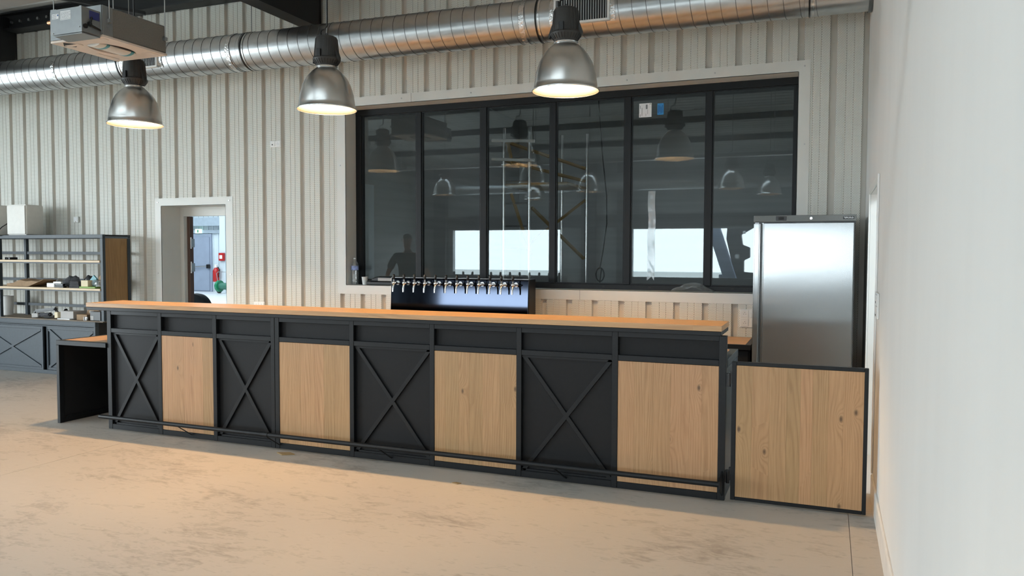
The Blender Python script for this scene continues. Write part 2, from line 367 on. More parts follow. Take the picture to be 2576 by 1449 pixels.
# back wall: trapezoidal perforated cladding sheets on a solid backing, window and door holes left out
WX0, WX1, WZ0, WZ1 = -4.618, .407, 1.107, 3.315        # window trim, outside
IX0, IX1, IZ0, IZ1 = -4.505, .305, 1.21, 3.215         # window reveal
DX0, DX1, DZ = -7.368, -6.122, 2.253                   # door trim, outside
EX0, EX1, EZ = -7.264, -6.235, 2.155                   # door reveal
WTOP = 4.56
PITCH_R = .2712
wb = thing('wall_back', (-6, YB+.1, 0), kind='structure')
bk = MB()
for x0, x1, z0, z1 in ((XL, EX0-.01, 0, 5), (EX0-.01, EX1+.01, EZ+.01, 5), (EX1+.01, IX0-.01, 0, 5), (IX0-.01, IX1+.01, 0, IZ0-.01), (IX0-.01, IX1+.01, IZ1+.01, 5), (IX1+.01, 1.0, 0, 5)):
    bk.box(x0, x1, YB+.05, YB+.2, z0, z1)
bk.build('wall_core', 'plaster', wb)
def profile(x0, x1):
    """points of the cladding section between x0 and x1: wide crowns with two grooves, narrow valleys"""
    pts = []
    k0 = int((.564-x1)/PITCH_R)-2; k1 = int((.564-x0)/PITCH_R)+2
    for k in range(k1, k0, -1):
        v = .564-PITCH_R*k; d = YB+.037
        cw = PITCH_R-.062; c0 = v+.062
        pts += [(v, YB, 0), (v+.005, d, 1), (v+.055, d, 1), (v+.062, YB, 1)]
        for g in (.36, .66):
            c = c0+cw*g
            pts += [(c-.0035, YB, 0), (c-.0015, YB+.004, 1), (c+.0015, YB+.004, 1), (c+.0035, YB, 1)]
    out = []
    for (xa, ya, ma), (xb, yb, mb) in zip(pts, pts[1:]):
        if xb <= x0 or xa >= x1: continue
        def lerp(x): return ya+(yb-ya)*(x-xa)/(xb-xa)
        a, b_ = max(xa, x0), min(xb, x1)
        out.append((a, lerp(a), b_, lerp(b_), mb))
    return out
def sheet(x0, x1, z0, z1, parent):
    b = MB()
    for xa, ya, xb, yb, mi in profile(x0, x1):
        b.add([(xa, ya, z0), (xb, yb, z0), (xb, yb, z1), (xa, ya, z1)], [(0, 1, 2, 3)], mi)
    o = b.build('cladding_sheet', ['perf', 'clad'], parent)
    return o
holes = [(WX0+.02, WX1-.02, WZ0+.02, WZ1-.02), (DX0+.02, DX1-.02, -1, DZ-.02)]
edges = [.883-.0]; x = .564+.12
while x > XL+.2: edges.append(x); x -= PITCH_R*4
edges.append(XL+.1); edges = sorted(edges)
edges = [e for i, e in enumerate(edges) if i == 0 or e-edges[i-1] > .15]
edges[-1] = .883
for a, b_ in zip(edges, edges[1:]):
    cuts = sorted({a, b_} | {h[i] for h in holes for i in (0, 1) if a < h[i] < b_})
    for c, d in zip(cuts, cuts[1:]):
        mid = (c+d)/2; seg = [(0, WTOP)]
        for h in holes:
            if h[0] < mid < h[1]: seg = ([(0, h[2])] if h[2] > 0 else [])+[(h[3], WTOP)]
        for z0, z1 in seg: sheet(c+.0005, d-.0005, z0, z1, wb)
scr = MB()
for k in range(0, 46):
    xv = .564-PITCH_R*k+.031
    for z in (3.46, 2.30, 1.02, 4.40):
        if (WX0 < xv < WX1 and WZ0 < z < WZ1) or (DX0 < xv < DX1 and z < DZ+.02): continue
        scr.cyl((xv, YB+.042, z), (xv, YB+.032, z), .008, 8)
tag(scr.build('cladding_screw', 'trim', wb), kind='stuff')

def frame_trim(name, x0, x1, z0, z1, i0, i1, j0, j1, depth, bottom=True):
    """mitred sheet metal surround lying on the cladding, with the reveal turning in"""
    t = thing(name, ((x0+x1)/2, YB, z0 if bottom else 0), kind='structure')
    y0, th = YB-.004, .004
    def quad(p): MB().prism([(a, y0, c) for a, c in p], (0, th, 0)).build('trim_sheet', 'trim', t)
    quad([(x0, z1), (x1, z1), (i1, j1), (i0, j1)])
    quad([(x0, z0), (i0, j0 if bottom else z0), (i0, j1), (x0, z1)])
    quad([(i1, j0 if bottom else z0), (x1, z0), (x1, z1), (i1, j1)])
    if bottom: quad([(x0, z0), (x1, z0), (i1, j0), (i0, j0)])
    zb = j0 if bottom else 0
    B(i0-.004, i0, y0, y0+depth, zb, j1).build('reveal_sheet', 'trim', t)
    B(i1, i1+.004, y0, y0+depth, zb, j1).build('reveal_sheet', 'trim', t)
    B(i0, i1, y0, y0+depth, j1, j1+.004).build('reveal_sheet', 'trim', t)
    if bottom: B(i0, i1, y0, y0+depth, j0-.004, j0).build('reveal_sheet', 'trim', t)
    s = MB()
    for q in ((x0+.05, z1-.05), (x1-.05, z1-.05), (x0+.04, (z0+z1)*.58), (x1-.04, (z0+z1)*.58)): s.cyl((q[0], y0, q[1]), (q[0], y0-.006, q[1]), .007, 8)
    if bottom:
        for i in range(1, 6): s.cyl((x0+(x1-x0)*i/6, y0, z1-.05), (x0+(x1-x0)*i/6, y0-.006, z1-.05), .007, 8)
    tag(s.build('trim_screw', 'zinc', t), kind='stuff')
    return t
frame_trim('trim_1', WX0, WX1, WZ0, WZ1, IX0, IX1, IZ0, IZ1, .21)
frame_trim('trim_2', DX0, DX1, 0, DZ, EX0, EX1, 0, EZ, .31, False)
# seam lines of the window trim (joined lengths)
for xs in (-3.66,):
    B(xs-.0015, xs+.0015, YB-.0052, YB-.004, WZ1-.1, WZ1).build('trim_joint', 'ink', bpy.data.objects['trim_1'])
for xs in (-1.73,):
    B(xs-.0015, xs+.0015, YB-.0052, YB-.004, WZ0, IZ0).build('trim_joint', 'ink', bpy.data.objects['trim_1'])

# window: black frame, mullions, six panes
win = thing('window_1', ((IX0+IX1)/2, 2.72, IZ0), kind='structure')
GY = 2.72
MUL = [(-4.505, -4.428), (-3.714, -3.650), (-2.925, -2.854), (-2.128, -2.066), (-1.335, -1.270), (-.533, -.472), (.272, .305)]
B(IX0, IX1, 2.69, 2.77, 3.145, IZ1).build('window_head', 'black', win, .003)
B(IX0, IX1, 2.68, 2.77, IZ0, 1.262).build('window_sill', 'black', win, .003)
for i, (a, b_) in enumerate(MUL):
    B(a, b_, 2.692, 2.77, 1.262, 3.145).build('jamb' if i in (0, 6) else 'mullion', 'black', win, .003)
for i in range(6):
    a, b_ = MUL[i][1], MUL[i+1][0]
    B(a, b_, GY, GY+.006, 1.262, 3.145).build('pane', 'glass', win)
    bd = MB()
    for q in ((a, a+.012, 1.262, 3.145), (b_-.012, b_, 1.262, 3.145)): bd.box(q[0], q[1], 2.704, 2.719, q[2], q[3])
    for q in ((1.262, 1.274), (3.133, 3.145)): bd.box(a+.012, b_-.012, 2.704, 2.719, *q)
    bd.build('glazing_bead', 'black', win)
dr = MB()
for i in range(6):
    for k in (.28, .72):
        xx = MUL[i][1]+(MUL[i+1][0]-MUL[i][1])*k; dr.box(xx-.014, xx+.014, 2.6785, 2.68, 1.232, 1.246)
tag(dr.build('drain_slot', 'grille', win), kind='stuff')

# store room behind the window (dim)
SY = 9.0
st = thing('wall_store', (-2, 6, 0), kind='structure')
B(-4.95, .95, SY, SY+.1, 0, 4.1).build('wall_panel', 'hall', st)
B(-5.05, -4.95, 2.71, SY+.1, 0, 4.1).build('wall_panel', 'hall', st)
B(.95, 1.05, 2.71, SY+.1, 0, 4.1).build('wall_panel', 'hall', st)
B(-5.05, 1.05, 2.71, SY+.1, 4.1, 4.2).build('ceiling_panel', 'hall', st)
B(-5.05, 1.05, 2.70, SY+.1, -.2, 0).build('floor_panel', 'grey', st)

# door 1: inner frame in the opening, workshop beyond
d1 = thing('door_1', (-6.8, 2.8, 0), kind='structure')
B(EX0-.05, -7.205, 2.80, 2.86, 0, EZ+.05).build('door_frame_side', 'trim', d1, .002)
B(-6.30, EX1+.05, 2.80, 2.86, 0, EZ+.05).build('door_frame_side', 'trim', d1, .002)
B(-7.205, -6.30, 2.80, 2.86, 2.04, EZ+.05).build('door_frame_head', 'trim', d1, .002)
B(-7.215, -7.165, 2.862, 2.925, 0, 2.04).build('door_leaf_edge', 'brown', d1, .002)
B(-6.33, -6.26, 2.862, 3.02, 0, 2.04).build('door_frame_rebate', 'black', d1)
for z in (1.62, 1.30, .45):
    h = MB().cyl((-7.158, 2.875, z), (-7.158, 2.875, z+.15), .011, 10); h.box(-7.165, -7.161, 2.88, 2.94, z+.02, z+.13); h.build('hinge', 'zinc', d1, smooth=40)

# workshop
ws = thing('wall_workshop', (-20, 12, 0), kind='structure')
WY = 19.5
B(-36, -5.0, 2.7, WY+.3, -.2, 0).build('floor_panel', 'concw', ws)
B(-36, -5.0, WY+.06, WY+.2, 0, 5).build('wall_panel', 'shopwall', ws)
B(-5.10, -5.0, 2.7, WY, 0, 5).build('wall_panel', 'shopwall', ws)
B(-36.1, -36, 2.7, WY+.2, 0, 5).build('wall_panel', 'shopwall', ws)
B(-36, -5, 2.7, WY+.2, 5, 5.1).build('ceiling_panel', 'shopwall', ws)
B(-36, XL, 2.7, 2.8, 0, 5).build('wall_panel', 'shopwall', ws)
rb = MB()
for i in range(60): rb.box(-25+i*.25, -24.95+i*.25, WY+.03, WY+.06, 0, 5)
tag(rb.build('cladding_rib', 'shopwall', ws), kind='stuff')
B(-26, -5.1, WY-.25, WY+.03, 2.62, 2.95).build('wall_beam', 'shopbeam', ws)
B(-26, -5.1, WY-.05, WY+.03, 2.33, 2.46).build('wall_beam', 'shopbeam', ws)
B(-21.58, -21.30, WY-.3, WY+.03, 0, 5).build('column', 'shopwall', ws)
sd = thing('workshop_door', (-22.75, WY, 0), 'grey steel fire door with panic bar seen through the left doorway', 'door')
B(-23.26, -22.24, WY-.03, WY+.03, 0, 2.31).build('door_frame', 'doorgrey', sd, .004)
B(-23.14, -22.33, WY-.06, WY-.031, .04, 2.18).build('door_leaf', 'doorgrey', sd, .004)
pb = MB().cyl((-23.12, WY-.14, .98), (-22.36, WY-.14, 1.02), .022, 10); pb.build('panic_bar', 'zinc', sd, smooth=40)
B(-22.40, -22.28, WY-.17, WY-.061, .93, 1.09).build('lock_case', 'plasticblack', sd, .01)
B(-23.16, -23.08, WY-.17, WY-.061, .9, 1.04).build('lock_case', 'plasticblack', sd, .01)
ex = thing('exit_sign', (-22.83, WY, 2.33), 'small pale green lit exit sign above the grey workshop door', 'sign')
B(-22.98, -22.68, WY-.13, WY-.051, 2.33, 2.50).build('sign_box', mat('lit_exit_sign', (.6, .8, .72), .4, emit=(.6, .95, .8, 1.1)), ex, .01)
B(-22.86, -22.80, WY-.132, WY-.130, 2.36, 2.47).build('running_figure', 'green', ex)
al = thing('fire_alarm', (-21.430, WY-.3, 1.30), 'red square fire alarm box on the pale workshop column', 'alarm')
B(-21.550, -21.290, WY-.42, WY-.301, 1.24, 1.55).build('alarm_case', 'red', al, .02)
B(-21.490, -21.350, WY-.424, WY-.421, 1.32, 1.46).build('alarm_button', 'label', al)
fe = thing('fire_extinguisher', (-21.660, WY-.42, .42), 'red fire extinguisher hung beside the grey workshop door', 'extinguisher')
MB().lathe((-21.660, WY-.42, .42), [(.01, 0), (.12, .0), (.125, .03), (.125, .42), (.09, .52), (.04, .55), (.01, .55)], 20).build('cylinder', 'red', fe, smooth=40)
MB().box(-21.710, -21.610, WY-.46, WY-.38, .971, 1.06).box(-21.740, -21.580, WY-.44, WY-.40, 1.061, 1.09).build('valve', 'label', fe, .008)
MB().tube([(-21.570, WY-.42, 1.0), (-21.490, WY-.42, .9), (-21.510, WY-.44, .6)], .02, 8).build('hose', 'rubber', fe, smooth=60)
B(-21.810, -21.760, WY-.3, WY-.2, .9, 1.0).build('hanger', 'black', fe)
B(-21.770, -21.670, WY-.29, WY-.25, .93, .97).build('hanger', 'black', fe)
hr = thing('hose_reel', (-20.780, WY-.9, 0), 'green garden hose reel cart on the workshop floor', 'hose reel')
for xx in (-21.070, -20.550):
    MB().cyl((xx, WY-.95, .28), (xx+.10, WY-.95, .28), .22, 24).build('reel_disc', 'green' if xx < -20.93 else 'greend', hr, smooth=40)
MB().cyl((-20.970, WY-.95, .28), (-20.550, WY-.95, .28), .13, 20).build('hose_drum', 'greend', hr, smooth=40)
for xx in (-21.210, -20.530): MB().cyl((xx, WY-.8, .10), (xx+.08, WY-.8, .10), .10, 16).build('wheel', 'rubber', hr, smooth=40)
MB().tube([(-21.080, WY-.95, .3), (-21.250, WY-.85, .75), (-21.180, WY-.85, .82), (-20.780, WY-.85, .82), (-20.710, WY-.85, .75), (-20.480, WY-.95, .3)], .014, 8).build('handle', 'zinc', hr, smooth=60)
wl = thing('car_wheel', (-11.62, 7.6, .001), 'black tyre on a dark rim standing inside the workshop', 'wheel')
MB().lathe((0, 0, 0), [(.20, -.1), (.30, -.115), (.345, -.09), (.36, 0), (.345, .09), (.30, .115), (.20, .1)], 40, closed=True).build('tyre', 'rubber', wl, smooth=50)
MB().lathe((0, 0, 0), [(.02, -.04), (.08, -.05), (.19, -.02), (.205, -.09), (.205, .09), (.19, .02), (.02, .04)], 32).build('rim', 'halldark', wl, smooth=40)
for c in kids(wl):
    for v in c.data.vertices:
        p = v.co+wl.location; v.co = Vector((p.x, p.z, p.y+.36)); 

# right wall with a doorway to the corridor
XR = .883
RY0, RY1, RZ = .52, 1.62, 2.04
wr = MB(); wr.box(XR, 1.0, YF-.3, RY0, 0, 6); wr.box(XR, 1.0, RY1, 2.69, 0, 6); wr.box(XR, 1.0, RY0, RY1, RZ, 6)
tag(wr.build('wall_right', 'plaster'), kind='structure')
d2 = thing('door_2', (XR, 1.07, 0), kind='structure')
B(XR-.012, XR-.001, RY0-.055, RY0, .15, RZ+.055).build('casing', 'white', d2, .002)
B(XR-.012, XR-.001, RY1, RY1+.055, 0, RZ+.055).build('casing', 'white', d2, .002)
B(XR-.012, XR-.001, RY0, RY1, RZ, RZ+.055).build('casing', 'trim', d2, .002)
co = thing('wall_corridor', (2, 1, 0), kind='structure')
B(1.0, 3.6, 2.1, 2.2, 0, 2.8).build('wall_panel', 'shopwall', co)
B(3.6, 3.7, -1.2, 2.2, 0, 2.8).build('wall_panel', 'plaster', co)
B(1.0, 3.6, -1.3, -1.2, 0, 2.8).build('wall_panel', 'plaster', co)
B(1.0, 3.6, -1.2, 2.1, 2.8, 2.9).build('ceiling_panel', 'plaster', co)
B(1.2, 3.6, -1.2, 2.1, -.1, 0).build('floor_panel', 'conc', co)
bbd = MB().prism([(XR-.014, -16.4, 0), (XR-.0005, -16.4, 0), (XR-.0005, -16.4, .15), (XR-.007, -16.4, .15), (XR-.014, -16.4, .14)], (0, 16.4+.46, 0))
tag(bbd.build('baseboard_right', 'baseb'), kind='structure')
tag(B(XR-.014, XR-.0005, RY1+.06, 2.48, 0, .15).build('baseboard_back', 'baseb'), kind='structure')

# left wall, front wall, roof
lw = MB(); lw.box(XL-.2, XL, YF-.2, LOP[0], 0, 6); lw.box(XL-.2, XL, LOP[1], 2.69, 0, 6); lw.box(XL-.2, XL, LOP[0], LOP[1], LOP[3], 6)
tag(lw.build('wall_left', 'hall'), kind='structure')
wf = MB(); xs = [XL-.2, OPN[0][0], OPN[0][1], OPN[1][0], OPN[1][1], 1.0]
for i in (0, 2, 4): wf.box(xs[i], xs[i+1], YF-.2, YF, 0, 6)
for a in OPN: wf.box(a[0], a[1], YF-.2, YF, a[3], 6); wf.box(a[0], a[1], YF-.2, YF, 0, a[2], 1)
wf.box(XL, XR, YF, YF+.06, 2.5, 2.95, 1)
for xx in (-13.5, -7.6, -6.3): wf.box(xx, xx+.5, YF, YF+.25, 0, 5, 1)
tag(wf.build('wall_front', ['hall', 'halldark']), kind='structure')
RIDGE = -7.0
cl = MB(); prof = []; y = 2.6
def rz(yy): return 4.80+.085*(2.49-yy) if yy > RIDGE else 4.80+.085*(2.49-RIDGE)-.085*(RIDGE-yy)
while y > YF-.2:
    for dy, dz in ((0, 0), (.10, 0), (.125, .03), (.225, .03)): prof.append((y-dy, rz(y-dy)+dz))
    y -= .25
for (ya, za), (yb, zb) in zip(prof, prof[1:]):
    cutout = any(a-.01 < (ya+yb)/2 < b_+.01 for a, b_ in RLY)
    for xa, xb in (((XL-.2, RLX[0]), (RLX[1], 1.0)) if cutout else ((XL-.2, 1.0),)):
        cl.add([(xa, ya, za), (xb, ya, za), (xb, yb, zb), (xa, yb, zb)], [(0, 1, 2, 3)])
tag(cl.build('ceiling', 'deck'), kind='structure')
for i, (a, b_) in enumerate(RLY):
    tag(MB().prism([(RLX[0], a, rz(a)+.035), (RLX[0], b_, rz(b_)+.035), (RLX[0], b_, rz(b_)+.045), (RLX[0], a, rz(a)+.045)], (RLX[1]-RLX[0], 0, 0)).build('window_%d' % (i+2), 'rooflight'), kind='structure')

# steel frame of the hall
def steel(name, label, x0, x1):
    t = thing(name, ((x0+x1)/2, 2.4, 4.13), label, 'beam', kind='structure')
    web = MB().prism([(x0+.08, 2.45, 4.15), (x0+.08, .9, 4.15), (x0+.08, -2.5, 4.75), (x0+.08, RIDGE, 5.28), (x0+.08, RIDGE, 5.5), (x0+.08, 2.45, 4.74)], (x1-x0-.16, 0, 0))
    web.build('web', 'beam', t)
    fl_ = MB().prism([(x0, 2.45, 4.13), (x0, .9, 4.13), (x0, -2.5, 4.73), (x0, RIDGE, 5.26), (x0, RIDGE, 5.28), (x0, -2.5, 4.75), (x0, .9, 4.15), (x0, 2.45, 4.15)], (x1-x0, 0, 0))
    fl_.build('flange', 'beam', t)
    B(x0, x1, 2.452, 2.485, 4.13, 4.78).build('end_plate', 'beam', t)
    # haunch side plate seen from the room
    MB().prism([(x1-.012, 2.45, 4.15), (x1-.012, .95, 4.15), (x1-.012, .2, 4.30), (x1-.012, .2, 4.9), (x1-.012, 2.45, 4.74)], (.012, 0, 0)).build('stiffener', 'beam', t)
    return t
steel('rafter', 'black steel rafter meeting the back wall near the second lamp', -5.02, -4.82)
r2 = steel('rafter', 'black steel rafter at the far left above the round duct', -10.02, -9.82)
bt = MB()
for i in range(6): bt.cyl((-9.82+.02+i*.19, 2.296, 4.72-.0*i), (-9.82+.02+i*.19, 2.28, 4.72-.0*i), .018, 8)
eb = thing('eave_beam', (-9, 2.4, 4.57), 'black steel eave beam along the top of the back wall', 'beam', kind='structure')
B(XL, XR, 2.30, 2.485, 4.565, 4.585).build('flange', 'beam', eb); B(XL, XR, 2.38, 2.40, 4.585, 4.775).build('web', 'beam', eb); B(XL, XR, 2.30, 2.485, 4.775, 4.795).build('flange', 'beam', eb)
bo = MB()
for i in range(8): bo.cyl((-9.75+i*.17, 2.379, 4.68), (-9.75+i*.17, 2.355, 4.68), .02, 8)
bo.build('bolt', 'zinc', eb)
for i, yy in enumerate((-.6, -3.1, -5.6, -8.6, -11.0, -13.4)):
    t = thing('purlin', (-6, yy, rz(yy)-.14), 'black roof purlin running across the hall, behind the camera', 'beam', 'roof purlins of the hall', 'structure')
    B(XL, XR, yy-.05, yy+.05, rz(yy)-.16, rz(yy)-.005).build('purlin_web', 'beam', t)
tag(MB().bar((-7.25, 2.28, 4.50), (-9.4, .6, 4.80), .06, .035).build('roof_brace', 'beam'), 'thin black diagonal roof brace left of the second lamp', 'brace', kind='structure')
tag(MB().bar((-9.85, 1.9, 4.25), (-10.9, 1.3, 4.62), .06, .05).build('roof_brace', 'beam'), 'short black brace in the top left corner of the photo', 'brace', kind='structure')

# ================================================================== BAR
def wood_panel(parent, x0, x1, z0, z1, y0, n, mt='oak', name='wood_panel', seed=1):
    """glued oak panel: thin board behind, upright planks in front (sub-parts)"""
    p = B(x0, x1, y0+.018, y0+.026, z0, z1).build(name, 'oak', parent)
    rnd = random.Random(seed); ws_ = [rnd.uniform(.75, 1.3) for _ in range(n)]; s = sum(ws_); x = x0
    for q in ws_:
        wdt = q/s*(x1-x0)
        B(x+.0001, x+wdt-.0001, y0, y0+.018, z0, z1).build('plank', mt, p, .0005)
        x += wdt
    return p
LEFT_ST = [(-5.345, -5.298), (-4.752, -4.712), (-4.151, -4.111), (-3.556, -3.5185)]
RIGHT_ST = [(-3.5155, -3.474), (-2.812, -2.774), (-2.118, -2.080), (-1.432, -1.394), (-.743, -.703), (-.045, 0.0)]
def bar_unit(stiles, kinds, label):
    x0, x1 = stiles[0][0], stiles[-1][1]
    t = thing('bar_counter', ((x0+x1)/2, .03, 0), label, 'bar counter', 'front units of the bar')
    for a, b_ in stiles: B(a, b_, 0, .05, .0, 1.055).build('stile', 'black', t, .002)
    for i, kd in enumerate(kinds):
        a, b_ = stiles[i][1], stiles[i+1][0]
        B(a, b_, .002, .05, .0, .045).build('bottom_rail', 'black', t, .002)
        B(a, b_, .002, .05, .862, .900).build('middle_rail', 'black', t, .002)
        B(a, b_, .002, .05, 1.02, 1.055).build('top_rail', 'black', t, .002)
        B(a, b_, .036, .042, .900, 1.02).build('upper_panel', 'blackp', t)
        if kd == 'w': wood_panel(t, a+.001, b_-.001, .047, .860, .004, 5 if b_-a < .6 else 6, seed=int(abs(a)*97))
        else:
            B(a, b_, .036, .042, .045, .862).build('panel', 'blackp', t)
            for q in ((.045, .058), (.846, .862)): B(a, b_, .018, .034, *q).build('panel_bead', 'black', t)
            MB().bar((a+.010, .026, .047), (b_-.010, .026, .861), .03, .016, (0, -1, 0)).build('cross_bar', 'black', t, .0015)
            MB().bar((a+.010, .0265, .861), (b_-.010, .0265, .047), .03, .016, (0, -1, 0)).build('cross_bar', 'black', t, .0015)
    return t
bl = bar_unit(LEFT_ST, 'xwx', 'shorter left unit of the black bar front, one oak panel between two crosses')
br = bar_unit(RIGHT_ST, 'wxwxw', 'longer right unit of the black bar front, three oak panels and two crosses')
# sides of the units
B(-5.345, -5.320, .051, .66, .0, .86).build('side_panel', 'blackp', bl, .002)
B(-.030, -.004, .051, .66, .0, .84).build('side_panel', 'bluegrey', br, .002)

bt_ = thing('oak_countertop', (-2.8, .18, 1.055), 'long honey oak bar top running over both black bar units', 'bar top')
B(-5.568, -.034, -.016, .376, 1.055, 1.083).build('support_plate', 'black', bt_, .002)
rnd = random.Random(3); yy = -.02
for k, wd in enumerate((.085, .075, .09, .07, .08)):
    cuts = [-5.573, -.029]
    for a, b_ in zip(cuts, cuts[1:]): B(a+.0003, b_-.0003, yy+.0002, yy+wd-.0002, 1.084, 1.120).build('plank', 'oakx', bt_, .0012)
    yy += wd

fr = thing('foot_rail', (-2.65, -.12, 0), 'round black foot rail running along the bottom of the bar', 'foot rail')
MB().cyl((-5.31, -.12, .135), (-3.52, -.12, .135), .0175, 16).build('rail_tube', 'black', fr, smooth=40)
MB().cyl((-3.519, -.12, .135), (-.02, -.12, .135), .0175, 16).build('rail_tube', 'black', fr, smooth=40)
MB().cyl((-3.55, -.12, .135), (-3.49, -.12, .135), .0205, 16).build('rail_joint', 'black', fr, smooth=40)
for x in (-4.44, -3.53, -2.50, -1.12): MB().bar((x, -.115, .125), (x+.06, -.006, .030), .02, .008, (0, 0, 1)).build('bracket', 'black', fr, .001)
MB().prism([(-.02, -.142, .11), (-.02, -.142, .16), (-.02, -.001, .19), (-.02, -.001, .03)], (.008, 0, 0)).build('end_bracket', 'black', fr)

# low work counter behind the bar, its right end stands out past the bar
wk = thing('work_counter', (-2.6, .4, 0), 'lower oak worktop in a black steel frame behind the bar front', 'counter')
zt = .895
for q in ((-5.31, -.0, .078, .12), (-5.31, 0.0, .66, .702)): B(q[0], q[1], q[2], q[3], zt-.05, zt).build('frame_rail', 'bluegrey', wk, .002)
B(-.052, -.002, .121, .659, zt-.05, zt).build('frame_rail', 'bluegrey', wk, .002)
B(-5.31, -5.26, .121, .659, zt-.05, zt).build('frame_rail', 'bluegrey', wk, .002)
yy = .122
for k in range(5): B(-5.259, -.053, yy, yy+.106, zt-.03, zt-.002).build('plank', 'oakx', wk, .001); yy += .107
for xx in (-5.31, -2.7, -.037): B(xx, xx+.035, .667, .702, 0, zt-.051).build('leg', 'bluegrey', wk, .002)

# accessible low side counter on the left
sc = thing('side_counter', (-5.66, .3, 0), 'low open side counter with an oak top at the left end of the bar', 'counter')
z1 = .765
B(-5.968, -5.348, -.015, .035, z1-.042, z1).build('front_rail', 'black', sc, .002)
B(-5.968, -5.932, -.015, .035, 0, z1-.043).build('leg', 'black', sc, .002)
B(-5.968, -5.940, .036, .62, .0, z1-.043).build('side_panel', 'blackdeep', sc)
B(-5.968, -5.928, .036, .62, z1-.042, z1).build('side_rail', 'black', sc, .002)
B(-5.939, -5.348, .60, .62, .0, z1-.043).build('back_panel', 'blackdeep', sc)
B(-5.938, -5.920, .05, .58, .03, .055).build('bottom_trim', 'black', sc)
B(-5.938, -5.348, .58, .598, .03, .055).build('bottom_trim', 'black', sc)
yy = .036
for k in range(6): B(-5.926, -5.348, yy, yy+.096, z1-.026, z1-.001).build('plank', 'oakx', sc, .001); yy += .097

# swing gate
gt = thing('swing_gate', (.43, .015, .012), 'low swing gate of knotty oak planks in a black frame beside the bar', 'gate')
gx0, gx1, gz0, gz1 = .035, .824, .012, .896
B(gx0, gx0+.028, 0, .03, gz0, gz1).build('frame_stile', 'black', gt, .002); B(gx1-.022, gx1, 0, .03, gz0, gz1).build('frame_stile', 'black', gt, .002)
B(gx0+.0285, gx1-.0225, 0, .03, gz1-.022, gz1).build('frame_rail', 'black', gt, .002); B(gx0+.0285, gx1-.0225, 0, .03, gz0, gz0+.022).build('frame_rail', 'black', gt, .002)
wood_panel(gt, gx0+.029, gx1-.023, gz0+.023, gz1-.023, .001, 8, 'oak', seed=12)
for z in (.735, .115):
    h = MB().cyl((.018, .008, z), (.018, .008, z+.085), .011, 12); h.box(.001, .012, .004, .03, z+.005, z+.08); h.box(.024, .036, .004, .03, z+.02, z+.1)
    h.build('hinge', 'plasticblack', gt, smooth=40)

# back counter under the window and the beer tap tower on it
bc = thing('back_counter', (-2.3, 2.15, 0), 'long oak worktop on black cabinets against the wall under the window', 'counter')
yy = 1.83
for k in range(6):
    B(-4.7, -.055, yy, yy+.1035, .775, .803).build('plank', 'oakx', bc, .001); yy += .104
B(-4.7, -.01, 1.80, 1.829, .76, .803).build('edge_trim', 'black', bc); B(-.054, -.01, 1.83, 2.46, .76, .803).build('edge_trim', 'black', bc)
for i in range(4):
    x0 = -4.69+i*1.17; B(x0, x0+1.16, 1.86, 2.45, .08, .774).build('cabinet_body', 'blackdeep', bc); B(x0+.01, x0+1.15, 1.835, 1.858, .1, .75).build('door', 'blackp', bc, .003)
B(-4.65, -.05, 1.9, 2.4, 0, .079).build('plinth', 'blackdeep', bc)

tw = thing('tap_tower', (-2.92, 2.2, .804), 'wide polished steel beer tower with twelve taps on the back counter', 'beer tower')
TX0, TX1, TY = -3.690, -2.142, 2.08
MB().prism([(TX0, TY, .804), (TX0, TY+.029, 1.302), (TX0, TY+.040, 1.312), (TX0, TY+.22, 1.312), (TX0, TY+.22, .804)], (TX1-TX0, 0, 0)).build('tower_body', 'mirror', tw, .002)
B(TX0-.004, TX0, TY+.032, TY+.22, .804, 1.314).build('edge_strip', 'ring', tw); B(TX1, TX1+.004, TY+.032, TY+.22, .804, 1.314).build('edge_strip', 'black', tw)
B(TX0, TX1, TY+.038, TY+.222, 1.3125, 1.318).build('top_plate', 'steel', tw, .001)
def tap(x):
    z = 1.262; y = TY+.0265
    b = MB()
    b.cyl((x, y-.001, z), (x, y-.012, z), .024, 18)
    b.cyl((x, y-.012, z), (x, y-.075, z-.004), .0125, 14)
    b.ball((x, y-.09, z), .021, 14)
    b.cyl((x, y-.09, z+.012), (x, y-.094, z+.038), .010, 12, .008)
    p = b.build('tap', 'chrome', tw, smooth=50)
    MB().tube([(x, y-.09, z-.008), (x, y-.105, z-.03), (x, y-.112, z-.055), (x, y-.114, z-.092)], [.010, .011, .009, .0075], 12).build('spout', 'chrome', p, smooth=50)
    MB().cyl((x, y-.088, z), (x+.03, y-.095, z+.004), .007, 10).build('flow_lever', 'chrome', p, smooth=50)
    MB().lathe((x, y-.094, z+.038), [(.002, 0), (.008, 0), (.0135, .02), (.0145, .04), (.010, .052), (.002, .055)], 14).build('handle', 'plasticblack', p, smooth=50)
for i in range(12): tap(-3.604+i*.1215)

# fridge
fg = thing('upright_fridge', (.393, 2.1, 0), 'tall stainless steel upright fridge in the corner right of the window', 'fridge')
FY = 1.759
B(.006, .786, FY+.055, 2.42, .10, 1.893).build('cabinet', 'steelside', fg, .004)
MB().prism([(.002, FY-.004, 1.843), (.002, FY+.0005, 1.895), (.002, FY+.054, 1.895), (.002, FY+.054, 1.843)], (.788, 0, 0)).build('control_panel', 'steel', fg, .002)
B(.082, .776, FY-.004, FY+.05, .15, 1.834).build('door', 'steel', fg, .006)
B(.004, .055, FY-.006, FY+.05, .15, 1.836).build('door_edge', 'steel', fg, .010, 0, 3)
B(.0555, .0815, FY+.022, FY+.05, .15, 1.834).build('handle_recess', 'steelside', fg)
MB().prism([(.060, FY+.021, .15), (.078, FY+.005, .15), (.0815, FY+.005, .15), (.0815, FY+.021, .15)], (0, 0, 1.684)).build('handle_lip', 'steel', fg)
